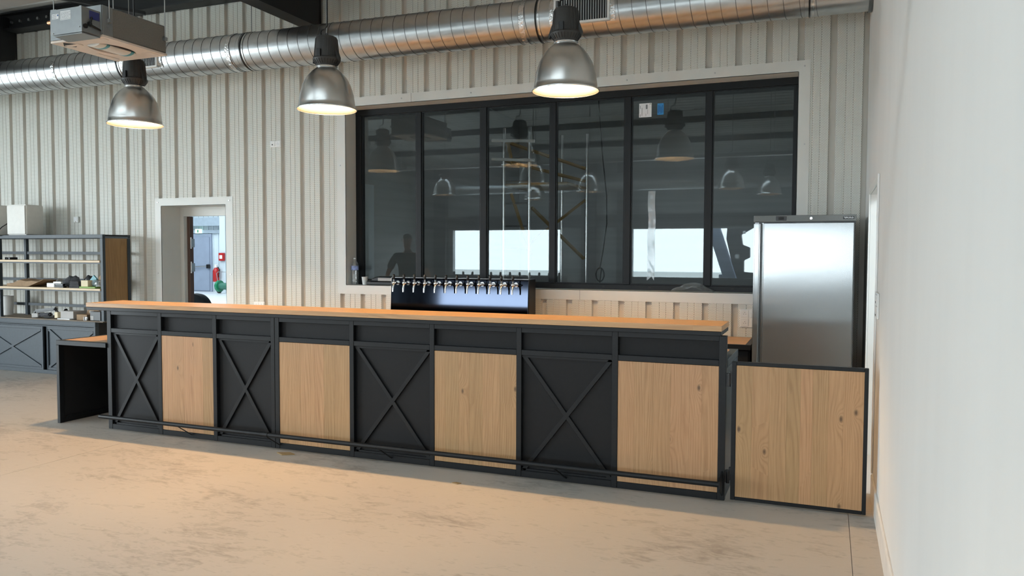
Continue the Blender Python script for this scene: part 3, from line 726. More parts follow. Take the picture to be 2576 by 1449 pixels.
B(.178, .262, FY-.004, FY-.0005, 1.849, 1.887).build('display', 'plasticblack', fg, .002)
B(.198, .242, FY-.0052, FY-.0042, 1.857, 1.880).build('display_window', 'grille', fg)
MB().cyl((.45, FY-.001, 1.868), (.45, FY-.008, 1.868), .011, 14).build('lock', 'chrome', fg, smooth=40)
B(.690, .773, FY-.003, FY-.0005, 1.858, 1.880).build('badge', 'plasticblack', fg, .001)
B(.03, .76, FY+.06, FY+.1, .02, .099).build('kick_plate', 'steelside', fg)
for xx in (.05, .74):
    for yy in (FY+.15, 2.36): MB().cyl((xx, yy, 0), (xx, yy, .099), .02, 12).build('foot', 'plasticblack', fg)
def text(s, size, loc, mt, parent, name='lettering', depth=.0003, rot=(PI/2, 0, 0), align='CENTER'):
    c = bpy.data.curves.new(name, 'FONT'); c.body = s; c.size = size; c.extrude = depth; c.align_x = align; c.align_y = 'CENTER'
    o = bpy.data.objects.new(name, c); COL.objects.link(o)
    dg = bpy.context.evaluated_depsgraph_get(); me = bpy.data.meshes.new_from_object(o.evaluated_get(dg)); bpy.data.objects.remove(o)
    me.materials.clear(); me.materials.append(M[mt]); o = bpy.data.objects.new(name, me); COL.objects.link(o)
    o.rotation_euler = rot; o.parent = parent; o.location = Vector(loc)-world_loc(parent)
    return o
text('TEFCOLD', .017, (.7315, FY-.0036, 1.869), 'ring', fg)

# ================================================================== LEFT SHELVING
CY = 2.0
cb = thing('base_cabinet', (-9.2, 2.2, 0), 'low blue grey base cabinet with crossed sliding doors at the far left', 'cabinet')
B(-10.9, -7.876, CY+.06, 2.44, .05, .70).build('carcass', 'blackdeep', cb)
for q in ((.0, .05), (.645, .70)): B(-10.9, -7.876, CY+.005, CY+.06, q[0], q[1]).build('front_rail', 'bluegrey', cb, .002)
for z in (.612, .632): B(-10.9, -7.90, CY+.012, CY+.03, z, z+.012).build('door_track', 'bluegrey', cb)
B(-7.90, -7.876, CY+.005, CY+.06, .05, .645).build('end_post', 'bluegrey', cb, .002)
def sdoor(a, b_, y):
    p = B(a, b_, y+.012, y+.02, .05, .61).build('sliding_door', 'bluegrey', cb)
    for q in ((a, a+.03, .05, .61), (b_-.03, b_, .05, .61), (a+.03, b_-.03, .05, .08), (a+.03, b_-.03, .575, .61)): B(q[0], q[1], y-.004, y+.011, q[2], q[3]).build('door_frame', 'bluegrey', p, .001)
    MB().bar((a+.04, y+.004, .085), (b_-.04, y+.004, .57), .03, .014, (0, -1, 0)).build('cross_bar', 'bluegrey', p); MB().bar((a+.04, y+.0045, .57), (b_-.04, y+.0045, .085), .03, .014, (0, -1, 0)).build('cross_bar', 'bluegrey', p)
sdoor(-10.0, -8.80, CY); sdoor(-8.78, -7.91, CY+.034)
B(-10.9, -7.70, CY-.03, 2.45, .701, .714).build('worktop', 'top', cb, .002)

sh = thing('shelf_unit', (-9.2, 2.2, .715), 'tall open shelf unit of dark steel with oak shelves at far left', 'shelf unit')
ST, SB = 1.79, .7145
SX = -7.70; sy0, sy1 = 1.985, 2.40
for xx in (SX-.045, -9.61, -10.85):
    for y in (sy0, sy1-.04):
        B(xx, xx+.045, y, y+.04, SB, ST-.046).build('post', 'bluegrey', sh, .002)
        B(xx-.02, xx+.065, y-.008, y+.048, SB, SB+.006).build('foot_plate', 'bluegrey', sh)
for y in (sy0, sy1-.04): B(-10.85, SX, y, y+.04, ST-.045, ST).build('top_rail', 'bluegrey', sh, .002)
B(-10.85, SX, sy0+.041, sy1-.041, ST-.018, ST-.002).build('top_board', 'blackp', sh)
B(SX-.042, SX-.003, sy0+.041, sy1-.041, SB, SB+.045).build('side_rail', 'bluegrey', sh)
wp = B(SX-.028, SX-.012, sy0+.041, sy1-.041, SB+.046, ST-.046).build('side_panel', 'oakdark', sh)
for z in (1.425, 1.075):
    B(-10.8, SX-.046, sy0-.002, sy0+.04, z, z+.016).build('shelf_rail', 'bluegrey', sh)
    B(-10.8, SX-.046, sy0-.01, sy1-.045, z+.0165, z+.043).build('shelf_board', 'shelfoak', sh, .002)
for z in (1.54, 1.182, .842): B(-10.8, SX-.046, sy1-.03, sy1-.005, z, z+.036).build('back_rail', 'bluegrey', sh)

for i, (x0, lab) in enumerate(((-9.48, 'whole white loudspeaker on top of the shelf unit'), (-10.0, 'white loudspeaker cut by the left edge of the photo'))):
    t = thing('loudspeaker', (x0+.18, 2.2, ST), lab, 'loudspeaker', 'loudspeakers on the shelf unit')
    MB().prism([(x0, 2.04, ST), (x0+.36, 2.04, ST), (x0+.36, 2.09, ST), (x0+.31, 2.33, ST), (x0+.05, 2.33, ST), (x0, 2.09, ST)], (0, 0, .40)).build('cabinet', 'speaker', t, .012, 40, 2)
    B(x0+.012, x0+.348, 2.034, 2.0395, ST+.015, ST+.385).build('front_grille', 'speaker', t, .004)
    B(x0+.12, x0+.24, 2.331, 2.36, ST+.15, ST+.25).build('wall_bracket', 'white', t)
tag(MB().tube([(-9.60, 2.28, 2.02), (-9.53, 2.12, 1.97), (-9.56, 2.03, 1.90), (-9.60, 1.985, 1.83), (-9.56, 1.975, 1.785), (-9.5, 1.972, 1.785)], .006, 8).build('speaker_cable', 'rubber', smooth=60), 'thin black cable hanging between the two white loudspeakers', 'cable')
tag(lump((-9.52, 2.17, ST), (.05, .05, .075), 3, .5).build('plastic_bag', 'film', smooth=60), 'crumpled clear plastic between the two white loudspeakers', 'plastic bag')

# things on the middle shelf
Z2, Z1 = 1.1185, .7145
pbag = MB(); nx, ny = 16, 5
for side in (0, 1):
    for i in range(nx+1):
        for j in range(ny+1):
            u, v = i/nx, j/ny
            x = -9.46+u*.68; y = 2.0+v*.3
            h = (.035+.07*math.sin(PI*min(1, u*1.15))*(.45+.3*math.sin(v*PI))+.05*u*u+.02*noise.noise(Vector((x*7, y*7, 2)))) if side else (.004+max(0, u-.6)*.22)
            pbag.v.append(Vector((x, y+.02*noise.noise(Vector((x*5, 3, side)))*side, Z2+h)))
n = (nx+1)*(ny+1)
for side in (0, 1):
    for i in range(nx):
        for j in range(ny):
            a = side*n+i*(ny+1)+j; pbag.f.append((a, a+1, a+ny+2, a+ny+1)); pbag.m.append(0)
rim_ = [i*(ny+1) for i in range(nx+1)]+[nx*(ny+1)+j for j in range(1, ny+1)]+[i*(ny+1)+ny for i in range(nx-1, -1, -1)]+[j for j in range(ny-1, 0, -1)]
for a, b_ in zip(rim_, rim_[1:]+rim_[:1]): pbag.f.append((a, b_, b_+n, a+n)); pbag.m.append(0)
tag(pbag.build('paper_bag', 'kraft'), 'flattened brown paper bag at the left of the middle shelf', 'paper bag')
def tg(b, name, mt, lab, cat, smooth=0, bev=0): return tag(b.build(name, mt, None, bev, smooth), lab, cat)
tg(lump((-8.66, 2.17, Z2), (.09, .06, .06), 5, .5), 'plastic_bag', 'film', 'clear plastic bag behind the small white box on middle shelf', 'plastic bag', 60)
tg(B(-8.74, -8.60, 2.02, 2.1, Z2, Z2+.055), 'small_box', 'white', 'small white box in front of the black gloves on middle shelf', 'box', 0, .006)
tg(lump((-8.45, 2.17, Z2), (.11, .08, .08), 11, .5), 'work_glove', 'greyd', 'heap of black work gloves on the middle shelf', 'gloves', 60)
tg(B(-8.56, -8.40, 1.99, 2.04, Z2, Z2+.02).box(-8.55, -8.41, 1.992, 2.03, Z2+.021, Z2+.05), 'charger', 'plasticblack', 'flat black charger with a pale band in front of the gloves', 'charger', 0, .004)
tg(B(-8.57, -8.43, 1.983, 2.0, Z2+.052, Z2+.075), 'card_strip', 'label', 'white card strip lying on the black charger', 'card', 0, .001)
tg(lump((-8.20, 2.2, Z2), (.085, .07, .085), 21, .5), 'cable_coil', 'plasticblack', 'tangled black cable heap in the middle of the middle shelf', 'cable', 60)
bk_ = MB()
for i in range(4): bk_.box(-8.31+.006*i, -8.13-.004*i, 1.995, 2.09, Z2+i*.021, Z2+i*.021+.019)
tg(bk_, 'pouch_stack', 'greyd', 'stack of flat grey plastic pouches on the middle shelf', 'pouches', 0, .004)
tg(B(-8.12, -7.84, 1.985, 2.12, Z2, Z2+.022), 'folder', 'lime', 'flat green folder at the right of the middle shelf', 'folder', 0, .006)
tg(B(-8.09, -7.97, 1.99, 2.06, Z2+.0225, Z2+.10), 'card_box', 'cream', 'small cream card box standing on the green folder', 'box', 0, .003)
tg(MB().prism([(-8.10, 2.13, Z2), (-7.99, 2.13, Z2), (-7.99, 2.13, Z2+.12), (-8.04, 2.13, Z2+.16), (-8.10, 2.13, Z2+.10)], (0, .02, 0)), 'teal_card', 'teal', 'teal card standing behind the cream card box', 'card')
tg(lump((-7.885, 2.2, Z2), (.085, .07, .13), 31, .35), 'kraft_wrap', 'kraft', 'crumpled brown paper at the right end of middle shelf', 'paper', 60)
tg(lump((-7.86, 2.06, Z2+.023), (.09, .06, .05), 37, .5), 'plastic_bag', 'film', 'clear plastic bag at the right end of the middle shelf', 'plastic bag', 60)
# upper shelf: small device at the left
tg(B(-9.555, -9.455, 2.05, 2.16, 1.4685, 1.50).box(-9.53, -9.49, 2.04, 2.049, 1.474, 1.49), 'router_box', 'plasticblack', 'flat black device at the left end of the upper shelf', 'device', 0, .004)
# lower worktop of the shelf unit
pt = thing('power_tool', (-8.82, 2.08, Z1), 'black corded power tool lying on the worktop of the shelf unit', 'power tool')
MB().bar((-8.99, 2.05, .80), (-8.62, 2.06, .838), .06, .045, (0, 0, 1)).build('handle', 'plasticblack', pt, .015, 40, 2)
MB().bar((-8.99, 2.05, .752), (-8.72, 2.06, .765), .07, .05, (0, 0, 1)).build('motor_body', 'greyd', pt, .015, 40, 2)
MB().bar((-9.02, 2.05, .744), (-8.90, 2.05, .752), .08, .055, (0, 0, 1)).build('base_plate', 'grey', pt, .006)
MB().bar((-8.99, 2.05, .76), (-8.985, 2.05, .81), .05, .035, (1, 0, 0)).build('grip_post', 'plasticblack', pt, .008)
MB().tube([(-8.64, 2.06, .835), (-8.60, 2.07, .80), (-8.64, 2.03, .737), (-8.72, 2.02, .727), (-8.80, 2.03, .728)], .009, 8).build('cord', 'rubber', pt, smooth=60)
tg(MB().bar((-8.60, 2.04, .762), (-8.53, 2.03, .768), .05, .075, (.2, 0, 1)), 'card_box', 'cream', 'small cream card box leaning beside the black power tool', 'box', 0, .003)
tg(lump((-8.565, 2.15, Z1), (.035, .04, .07), 41, .3), 'tape_roll', 'plasticblack', 'black roll behind the leaning cream card box', 'roll', 60)
gb = thing('grey_box', (-8.38, 2.1, Z1), 'low grey cardboard box in the middle of the worktop', 'box')
B(-8.50, -8.27, 2.02, 2.22, Z1+.012, Z1+.105).build('box_body', 'grey', gb, .003); B(-8.52, -8.30, 1.99, 2.16, Z1, Z1+.0115).build('box_flap', 'label', gb)
kb = thing('kraft_box', (-8.1, 2.1, Z1), 'open brown kraft box with its lid raised on the worktop', 'box')
B(-8.215, -8.035, 2.02, 2.16, Z1, Z1+.07).build('box_body', 'kraft', kb, .003)
MB().prism([(-8.22, 2.165, Z1+.06), (-8.03, 2.165, Z1+.06), (-8.0, 2.20, Z1+.17), (-8.21, 2.20, Z1+.16)], (0, .006, 0)).build('box_lid', 'kraft', kb)
B(-8.16, -8.08, 2.163, 2.1645, Z1+.08, Z1+.11).build('printed_mark', 'grey', kb)
for x in (-8.045, -8.012): tg(MB().lathe((x, 2.0, Z1), [(.002, 0), (.016, 0), (.018, .02), (.016, .045), (.002, .05)], 14), 'spot_bulb', 'chrome' if x > -8.03 else 'grey', 'small silver spot bulb before the black box' if x > -8.03 else 'small grey spot bulb before the open kraft box', 'bulb', 50)
bx = thing('black_box', (-7.9, 2.08, Z1), 'black box with a grey printed front at the right of worktop', 'box')
B(-7.98, -7.80, 2.02, 2.16, Z1, Z1+.115).build('box_body', 'plasticblack', bx, .004); B(-7.975, -7.92, 2.0185, 2.0195, Z1+.005, Z1+.06).build('printed_front', 'grey', bx)
tg(MB().lathe((-9.80, 2.24, Z1), [(.002, 0), (.075, 0), (.085, .26), (.081, .26), (.071, .01), (.002, .008)], 24), 'white_tub', 'white', 'tall white plastic tub at the left of the worktop', 'tub', 40)

# ================================================================== DUCT
DA, DB = Vector((-12.5, 1.73, 3.765)), Vector((XR-.004, 2.02, 3.765)); DR = .2
DV = (DB-DA).normalized(); DN = Vector((-DV.y, DV.x, 0))
def dpt(x): return DA+DV*((x-DA.x)/DV.x)
du = thing('spiral_duct', dpt(-5.8), 'long galvanised spiral air duct hung along the top of the wall', 'air duct')
cutx = [-12.5, -8.05, -5.36, -2.13, .36, XR-.004]
for a, b_ in zip(cutx, cutx[1:]): MB().cyl(dpt(a+.001), dpt(b_-.001), DR, 64).build('duct_length', 'galv', du, smooth=40)
L = (DB-DA).length; pts = []; nn = 30; turns = int((L-.3)/.125)
for i in range(turns*nn+1):
    a = 2*PI*i/nn; p = DA+DV*(.125*i/nn); pts.append(p+DN*(math.cos(a)*(DR+.001))+Vector((0, 0, math.sin(a)*(DR+.001))))
MB().tube(pts, .0032, 4).build('spiral_seam', 'seam', du, smooth=60)
def band(x, wd, r, mt, name, n=64, rough=0):
    b = MB(); c = dpt(x); vs = []
    for k in (0, 1):
        for rr in (r, r+.0035):
            for i in range(n):
                a = 2*PI*i/n; q = rr+(rough*noise.noise(Vector((i*.9, k*9, x)))); vs.append(c+DV*(wd*(k-.5)+rough*2*noise.noise(Vector((i*.5, k*3, x))))+DN*(math.cos(a)*q)+Vector((0, 0, math.sin(a)*q)))
    fs = []
    for i in range(n):
        j = (i+1) % n
        fs += [(i, j, 2*n+j, 2*n+i), (n+i, 3*n+i, 3*n+j, n+j), (i, n+i, n+j, j), (2*n+i, 2*n+j, 3*n+j, 3*n+i)]
    b.add(vs, fs); return b.build(name, mt, du, smooth=60 if not rough else 0)
for x in (-8.05, -5.47, -2.10): band(x, .05, DR+.003, 'foil', 'tape_band', 64, .004)
for x in (-7.05, -5.30, -1.96, .40):
    band(x, .014, DR+.003, 'plasticblack', 'hanger_clamp'); band(x+.028, .014, DR+.003, 'ring', 'hanger_clamp')
    c = dpt(x); MB().cyl(c+Vector((0, 0, DR)), Vector((c.x, c.y, rz(c.y)-.0)), .005, 8).build('hanger_rod', 'zinc', du)
band(XR-.02, .03, DR+.006, 'seam', 'end_flange')
def duct_grille(x0, x1, z0, z1, lab):
    y = min(dpt(x0).y, dpt(x1).y)-DR-.004
    g = thing('duct_grille', ((x0+x1)/2, y, z0), lab, 'air grille', 'supply grilles on the duct')
    B(x0, x1, y+.004, y+.03, z0, z1).build('grille_cavity', 'grille', g)
    f = .02
    for q in ((x0-f, x1+f, z1, z1+f), (x0-f, x1+f, z0-f, z0), (x0-f, x0, z0, z1), (x1, x1+f, z0, z1)): B(q[0], q[1], y-.006, y+.034, q[2], q[3]).build('grille_frame', 'white', g, .002)
    n = int((x1-x0)/.022)
    for i in range(n):
        x = x0+(i+.5)*(x1-x0)/n; B(x-.0035, x+.0035, y-.004, y+.004, z0, z1).build('fin', 'fin', g)
    for s in (x0-f-.045, x1+f): 
        b = MB(); k = 10
        for i in range(k+1):
            for j in range(4):
                z = z0-f+(z1-z0+2*f)*i/k; xx = s+.045*j/3
                dz = z-3.765; yy = dpt(xx).y-math.sqrt(max(.0001, (DR+.006)**2-dz*dz))-.004*noise.noise(Vector((xx*60, z*50, 1)))
                b.v.append(Vector((xx, yy, z)))
        for i in range(k):
            for j in range(3): a = i*4+j; b.f.append((a, a+1, a+5, a+4)); b.m.append(0)
        b.build('foil_patch', 'foil', g)
duct_grille(-1.755, -1.275, 3.665, 3.865, 'wide air grille on the round duct above the right lamp')
duct_grille(-6.92, -6.44, 3.665, 3.865, 'wide air grille on the round duct behind the ceiling fan unit')

# ================================================================== FAN COIL UNIT
fu = thing('fan_coil', (-5.2, 0, 3.32), 'grey ceiling fan coil unit hung at upper left above the left lamp', 'fan coil unit')
ux0, ux1, uy0, uy1, uz0, uz1 = -5.49, -4.90, -.37, .30, 3.335, 3.575
MB().prism([(ux0, uy0, uz0), (ux1, uy0, uz0), (ux1, uy1, uz0), (ux0, uy1, uz0)], (0, 0, uz1-uz0)).build('casing', 'unitd', fu, .012)
B(ux0+.005, ux1-.004, uy0-.006, uy0-.001, uz0+.0, uz1-.004).build('front_plate', 'unit', fu, .002)
B(ux1+.0005, ux1+.004, uy0, uy0+.10, uz0, uz1-.004).build('corner_plate', 'unit', fu, .001)
# bottom pan with an oval inlet
pan = MB(); n = 40; cxp, cyp = (ux0+ux1)/2+.02, (uy0+uy1)/2; vs = []
for z in (uz0-.018, uz0-.001):
    for i in range(n):
        a = 2*PI*i/n; c, s = math.cos(a), math.sin(a); k = 1/max(abs(c), abs(s))
        vs.append((cxp-.02+c*k*.297, cyp+s*k*.333, z))
    for i in range(n): a = 2*PI*i/n; vs.append((cxp+math.cos(a)*.15, cyp+math.sin(a)*.21, z))
fs = []
for i in range(n):
    j = (i+1) % n
    fs += [(i, j, n+j, n+i), (2*n+i, 3*n+i, 3*n+j, 2*n+j), (i, 2*n+i, 2*n+j, j), (n+i, n+j, 3*n+j, 3*n+i)]
pan.add(vs, fs); pan.build('bottom_pan', 'beige', fu)
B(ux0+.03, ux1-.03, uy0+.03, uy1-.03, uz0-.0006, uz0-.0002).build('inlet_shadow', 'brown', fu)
dm = MB().cyl((cxp, cyp-.19, uz0-.022), (cxp, cyp+.19, uz0-.022), .075, 24)
for v in dm.v: v.z = uz0-.004+(v.z-uz0+.022)*.30-.010
dm.build('fan_drum', 'speaker', fu, smooth=40)
for y in (cyp-.12, cyp+.13):
    b = MB().cyl((cxp, y, uz0-.022), (cxp, y+.03, uz0-.022), .08, 24)
    for v in b.v: v.z = uz0-.004+(v.z-uz0+.022)*.30-.010
    b.build('tape_ring', 'teal', fu, smooth=40)
for q in ((-.24, -.25, .16, .05), (-.25, .05, .05, .22), (.16, .18, .10, .10), (.10, -.29, .16, .05)): B(cxp-.02+q[0], cxp-.02+q[0]+q[2], cyp+q[1], cyp+q[1]+q[3], uz0-.021, uz0-.0185).build('pan_rib', 'beige', fu, .001)
MB().prism([(ux0+.03, uy0+.10, uz0-.0195), (ux0+.12, uy0+.02, uz0-.0195), (ux0+.20, uy0+.10, uz0-.0195), (ux0+.10, uy0+.16, uz0-.0195)], (0, 0, .001)).build('pan_slot', 'grille', fu)
# electric box on the near side
ex0, ex1, ey0, ey1, ez0, ez1 = -5.255, -4.912, -.55, -.376, 3.312, 3.515
B(ex0, ex1, ey0+.003, ey1, ez0+.004, ez1-.002).build('electric_box', 'unit', fu, .002)
MB().prism([(ex0, ey0, ez0), (ex1+.001, ey0, ez0), (ex1+.001, ey0, ez1), (ex1-.02, ey0, ez1), (ex1-.03, ey0, ez1-.008), (ex0+.07, ey0, ez1-.008), (ex0+.06, ey0, ez1), (ex0, ey0, ez1)], (0, .0028, 0)).build('box_lid', 'unit', fu)
B(ex0+.018, ex0+.092, ey0-.0012, ey0-.0002, ez0+.125, ez0+.165).build('rating_label', 'label', fu)
B(ex0+.112, ex0+.225, ey0-.0012, ey0-.0002, ez0+.110, ez0+.180).build('rating_label', 'label', fu)
MB().cyl((ex0+.084, ey0-.0013, ez0+.153), (ex0+.084, ey0-.002, ez0+.153), .007, 16).build('round_mark', 'navy', fu)
ln = MB(); rnd = random.Random(5)
for i in range(5): ln.box(ex0+.021, ex0+.021+rnd.uniform(.03, .052), ey0-.0016, ey0-.0013, ez0+.129+i*.007, ez0+.1315+i*.007)
for i in range(7):
    x = ex0+.116
    while x < ex0+.215:
        d = rnd.uniform(.006, .02); ln.box(x, min(x+d, ex0+.222), ey0-.0016, ey0-.0013, ez0+.114+i*.009, ez0+.1175+i*.009); x += d+.004
tag(ln.build('label_print', 'ink', fu), kind='stuff')
for q in ((ex0+.03, ez0+.012), (ex1-.02, ez0+.04)): MB().cyl((q[0], ey0-.001, q[1]), (q[0], ey0-.007, q[1]), .005, 8).build('screw', 'zinc', fu)
# fittings on the box side: blue patch, knobs, lever
B(ex1+.0005, ex1+.003, ey0+.07, ey0+.165, ez0+.12, ez0+.185).build('blue_patch', 'bluep', fu, .001)
for q in ((.030, .05), (.070, .075)): MB().cyl((ex1+.001, ey0+q[0], ez0+q[1]), (ex1+.012, ey0+q[0], ez0+q[1]), .019, 18).build('cable_gland', 'plasticblack', fu, smooth=40)
MB().bar((ex1+.01, ey0+.07, ez0+.07), (ex1+.02, ey0+.16, ez0+.045), .014, .014).build('lever', 'plasticblack', fu, .003)
MB().bar((ex1+.01, ey0+.07, ez0+.07), (ex1+.012, ey0+.085, ez0+.135), .014, .012, (1, 0, 0)).build('lever', 'plasticblack', fu, .003)
MB().prism([(ex0+.03, ey0+.01, ez0-.001), (ex1-.01, ey0+.01, ez0-.001), (ex1-.005, ey1, ez0+.0), (ex0-.02, ey1, ez0+.0)], (0, 0, -.008)).build('cable_tray_lip', 'unit', fu)
for x, y in ((ux0+.005, uy0+.03), (ux1+.012, uy0+.06), (ux1+.012, uy1-.03), (ux0-.012, uy1-.03)):
    MB().cyl((x, y, uz1-.10), (x, y, rz(y)), .0045, 8).build('hanger_rod', 'zinc', fu)
    B(min(x, ux1)-.02, max(x, ux0)+.02 if x < ux1 else x+.014, y-.014, y+.014, uz1-.135, uz1-.105).build('hanger_bracket', 'unit', fu)
bkt = MB()
for z in (uz0+.06, uz0+.085, uz0+.11): bkt.box(ux1+.0045, ux1+.009, uy0+.045, uy0+.075, z, z+.006)
bkt.build('pressed_louvre', 'unit', fu)
for q in ((.03, .40), (.06, .32)): MB().cyl((ux0-.06, uy0+q[0], q[1]+3.1), (ux0+.01, uy0+q[0], q[1]+3.1), .016, 14).build('pipe_stub', 'copper', fu, smooth=40)

# ================================================================== LAMPS
def make_lamp(x, y, z, label):
    t = thing('pendant_lamp', (x, y, z), label, 'lamp', 'aluminium pendant lamps of the hall')
    outer = [(.2475, .0), (.2475, .006), (.236, .014), (.233, .05), (.222, .125), (.198, .205), (.168, .262), (.128, .310), (.088, .342), (.084, .348)]
    MB().lathe((x, y, z), outer, 48).build('shade', 'alu', t, smooth=60)
    inner = [(.245, .001), (.2335, .015), (.230, .05), (.219, .125), (.195, .203), (.165, .259), (.125, .306), (.085, .338), (.01, .339)]
    MB().lathe((x, y, z), inner, 48).build('reflector', 'reflector', t, smooth=60)
    MB().lathe((x, y, z), [(.245, -.001), (.2495, -.001), (.2505, .003), (.2495, .007), (.2478, .007), (.245, .001)], 48, closed=True).build('rim', 'ring', t, smooth=60)
    MB().lathe((x, y, z), [(.02, .349), (.085, .349), (.090, .356), (.085, .364), (.02, .364)], 32).build('neck_ring', 'ring', t, smooth=40)
    MB().lathe((x, y, z), [(.02, .3645), (.083, .3645), (.088, .372), (.112, .405), (.116, .418), (.110, .428), (.106, .432), (.02, .432)], 36).build('collar', 'housing', t, smooth=35)
    rb_ = MB()
    for i in range(28):
        a = 2*PI*i/28; c, s = math.cos(a), math.sin(a)
        rb_.bar((x+c*.089, y+s*.089, z+.374), (x+c*.112, y+s*.112, z+.408), .005, .006, (c, s, 0))
    rb_.build('collar_slot', 'plasticblack', t)
    MB().lathe((x, y, z), [(.02, .4325), (.103, .4325), (.100, .47), (.090, .585), (.084, .600), (.07, .607), (.02, .609)], 40).build('gear_housing', 'housing', t, smooth=35)
    fn = MB()
    for i in range(26):
        a = 2*PI*(i+.5)/26
        if -.35 < math.sin(a)*-1-.7 and abs(math.cos(a)) < .5: continue
        c, s = math.cos(a), math.sin(a); fn.bar((x+c*.102, y+s*.102, z+.436), (x+c*.089, y+s*.089, z+.586), .007, .008, (c, s, 0))
    fn.build('cooling_fin', 'housing', t, .001)
    for sx in (-1, 1): MB().prism([(x+sx*.100, y-.018, z+.432), (x+sx*.128, y-.018, z+.395), (x+sx*.128, y-.018, z+.425), (x+sx*.104, y-.018, z+.49)], (0, .036, 0)).build('side_clip', 'housing', t)
    B(x-.018, x+.018, y-.118, y-.100, z+.42, z+.485).build('latch', 'plasticblack', t, .003)
    MB().lathe((0, 0, 0), [(.013+.004*math.cos(a*PI/4), .004*math.sin(a*PI/4)) for a in range(8)], 20, closed=True).build('eyelet', 'housing', t, smooth=60)
    ey = [c for c in t.children if c.name.startswith('eyelet')][0]
    for v in ey.data.vertices: p = v.co+t.location; v.co = Vector((p.x, p.z, p.y+.622))
    MB().cyl((x-.055, y, z+.606), (x-.055, y, z+.625), .012, 12).build('cable_gland', 'plasticblack', t)
    MB().tube([(x-.055, y, z+.62), (x-.056, y, z+.65), (x-.045, y, z+.668), (x-.01, y, z+.675), (x+.005, y, z+.695), (x+.008, y, z+.74), (x+.01, y, rz(y)+.0)], .006, 8).build('cable', 'rubber', t, smooth=60)
    MB().cyl((x, y, z+.635), (x, y, rz(y)), .0025, 6).build('suspension_wire', 'zinc', t)
    MB().lathe((x, y, z), [(.003, .266), (.022, .270), (.030, .285), (.030, .31), (.022, .325), (.020, .336), (.003, .337)], 20).build('bulb', 'bulb', t, smooth=60)
    ld = bpy.data.lights.new('lamp_light', 'POINT'); ld.energy = LAMP_W; ld.color = (1, .60, .27); ld.shadow_soft_size = .035
    lo = bpy.data.objects.new('lamp_light', ld); COL.objects.link(lo); lo.parent = t; lo.location = (0, 0, .228)
    return t
LZ = 2.775
l0 = make_lamp(-1.245, .5, LZ, 'right pendant lamp, spun aluminium shade, in front of the air grille')
dup(l0, (-3.352, .5, LZ), 'middle pendant lamp, spun aluminium shade, just left of the big window')
dup(l0, (-5.508, .5, LZ), 'left pendant lamp, spun aluminium shade, below the ceiling fan unit')
hall_light = [c for c in l0.children if c.type == 'LIGHT'][0].data.copy(); hall_light.energy = HALL_W
for p, lb in (((-4.15, -2.15), 'pendant lamp mirrored in the window, nearest row behind the bar row'), ((-6.83, -4.1), 'pendant lamp mirrored in the second pane, second row, left'),
              ((-3.75, -4.2), 'pendant lamp mirrored in the fourth pane, second row, middle'), ((-1.09, -4.4), 'pendant lamp mirrored in the last pane, second row, right'),
              ((-.54, -6.07), 'pendant lamp mirrored at the far right of the last pane, third row'), ((-5.53, -6.0), 'pendant lamp mirrored in the third pane, third row')):
    lm = dup(l0, (p[0], p[1], LZ), lb)
    for c in lm.children:
        if c.type == 'LIGHT': c.data = hall_light

ct = thing('cable_tray', (-6, -1.85, 3.05), 'perforated steel cable tray running across the hall overhead', 'cable tray')
B(XL+.2, XR-.1, -1.93, -1.78, 3.05, 3.054).build('tray_floor', 'zinc', ct)
B(XL+.2, XR-.1, -1.934, -1.93, 3.05, 3.10).build('tray_side', 'zinc', ct); B(XL+.2, XR-.1, -1.78, -1.776, 3.05, 3.10).build('tray_side', 'zinc', ct)
for i in range(9): MB().cyl((-13+i*1.6, -1.94, 3.03), (-13+i*1.6, -1.94, rz(-1.9)), .005, 6).build('hanger_rod', 'zinc', ct)

# second duct on the opposite wall, mirrored in the window
tag(MB().cyl((XL, YF+.9, 4.0), (XR, YF+.9, 4.0), .32, 40).build('round_duct', 'galv', smooth=40), 'second round duct on the opposite wall, mirrored in the window', 'air duct')

# ================================================================== WALL DEVICES
def socket(x0, x1, z0, z1, lab, cols=1, rows=1, cat='socket', name='wall_socket'):
    t = thing(name, ((x0+x1)/2, YB, z0), lab, cat)
    B(x0, x1, YB-.012, YB-.0005, z0, z1).build('plate', 'white', t, .003)
    for i in range(cols):
        for j in range(rows):
            a = x0+(x1-x0)*(i+.12)/cols; b_ = x0+(x1-x0)*(i+.88)/cols; c = z0+(z1-z0)*(j+.12)/rows; d = z0+(z1-z0)*(j+.88)/rows
            p = B(a, b_, YB-.015, YB-.0121, c, d).build('insert', 'white', t, .002)
            cx_, cz_ = (a+b_)/2, (c+d)/2
            for q in ((-.0095, -.004), (.0095, -.004), (0, .011)): MB().cyl((cx_+q[0], YB-.0152, cz_+q[1]), (cx_+q[0], YB-.0158, cz_+q[1]), .0028, 8).build('pin_hole', 'grille', p)
    return t
s1 = thing('wall_socket', (-5.47, YB, 2.81), 'white double wall plate with one black socket, high on the wall', 'socket')
B(-5.548, -5.394, YB-.012, YB-.0005, 2.812, 2.888).build('plate', 'white', s1, .003)
B(-5.540, -5.478, YB-.015, YB-.0121, 2.82, 2.88).build('insert', 'white', s1, .002); B(-5.466, -5.402, YB-.015, YB-.0121, 2.82, 2.88).build('insert', 'white', s1, .002)
B(-5.520, -5.506, YB-.016, YB-.0151, 2.835, 2.85).build('aerial_hole', 'grille', s1)
for q in ((-.0095, -.004), (.0095, -.004), (0, .011)): MB().cyl((-5.434+q[0], YB-.0152, 2.85+q[1]), (-5.434+q[0], YB-.0158, 2.85+q[1]), .0028, 8).build('pin_hole', 'ink', s1)
th = thing('thermostat', (-8.74, YB, 1.965), 'small white thermostat on the wall above the shelf unit', 'thermostat')
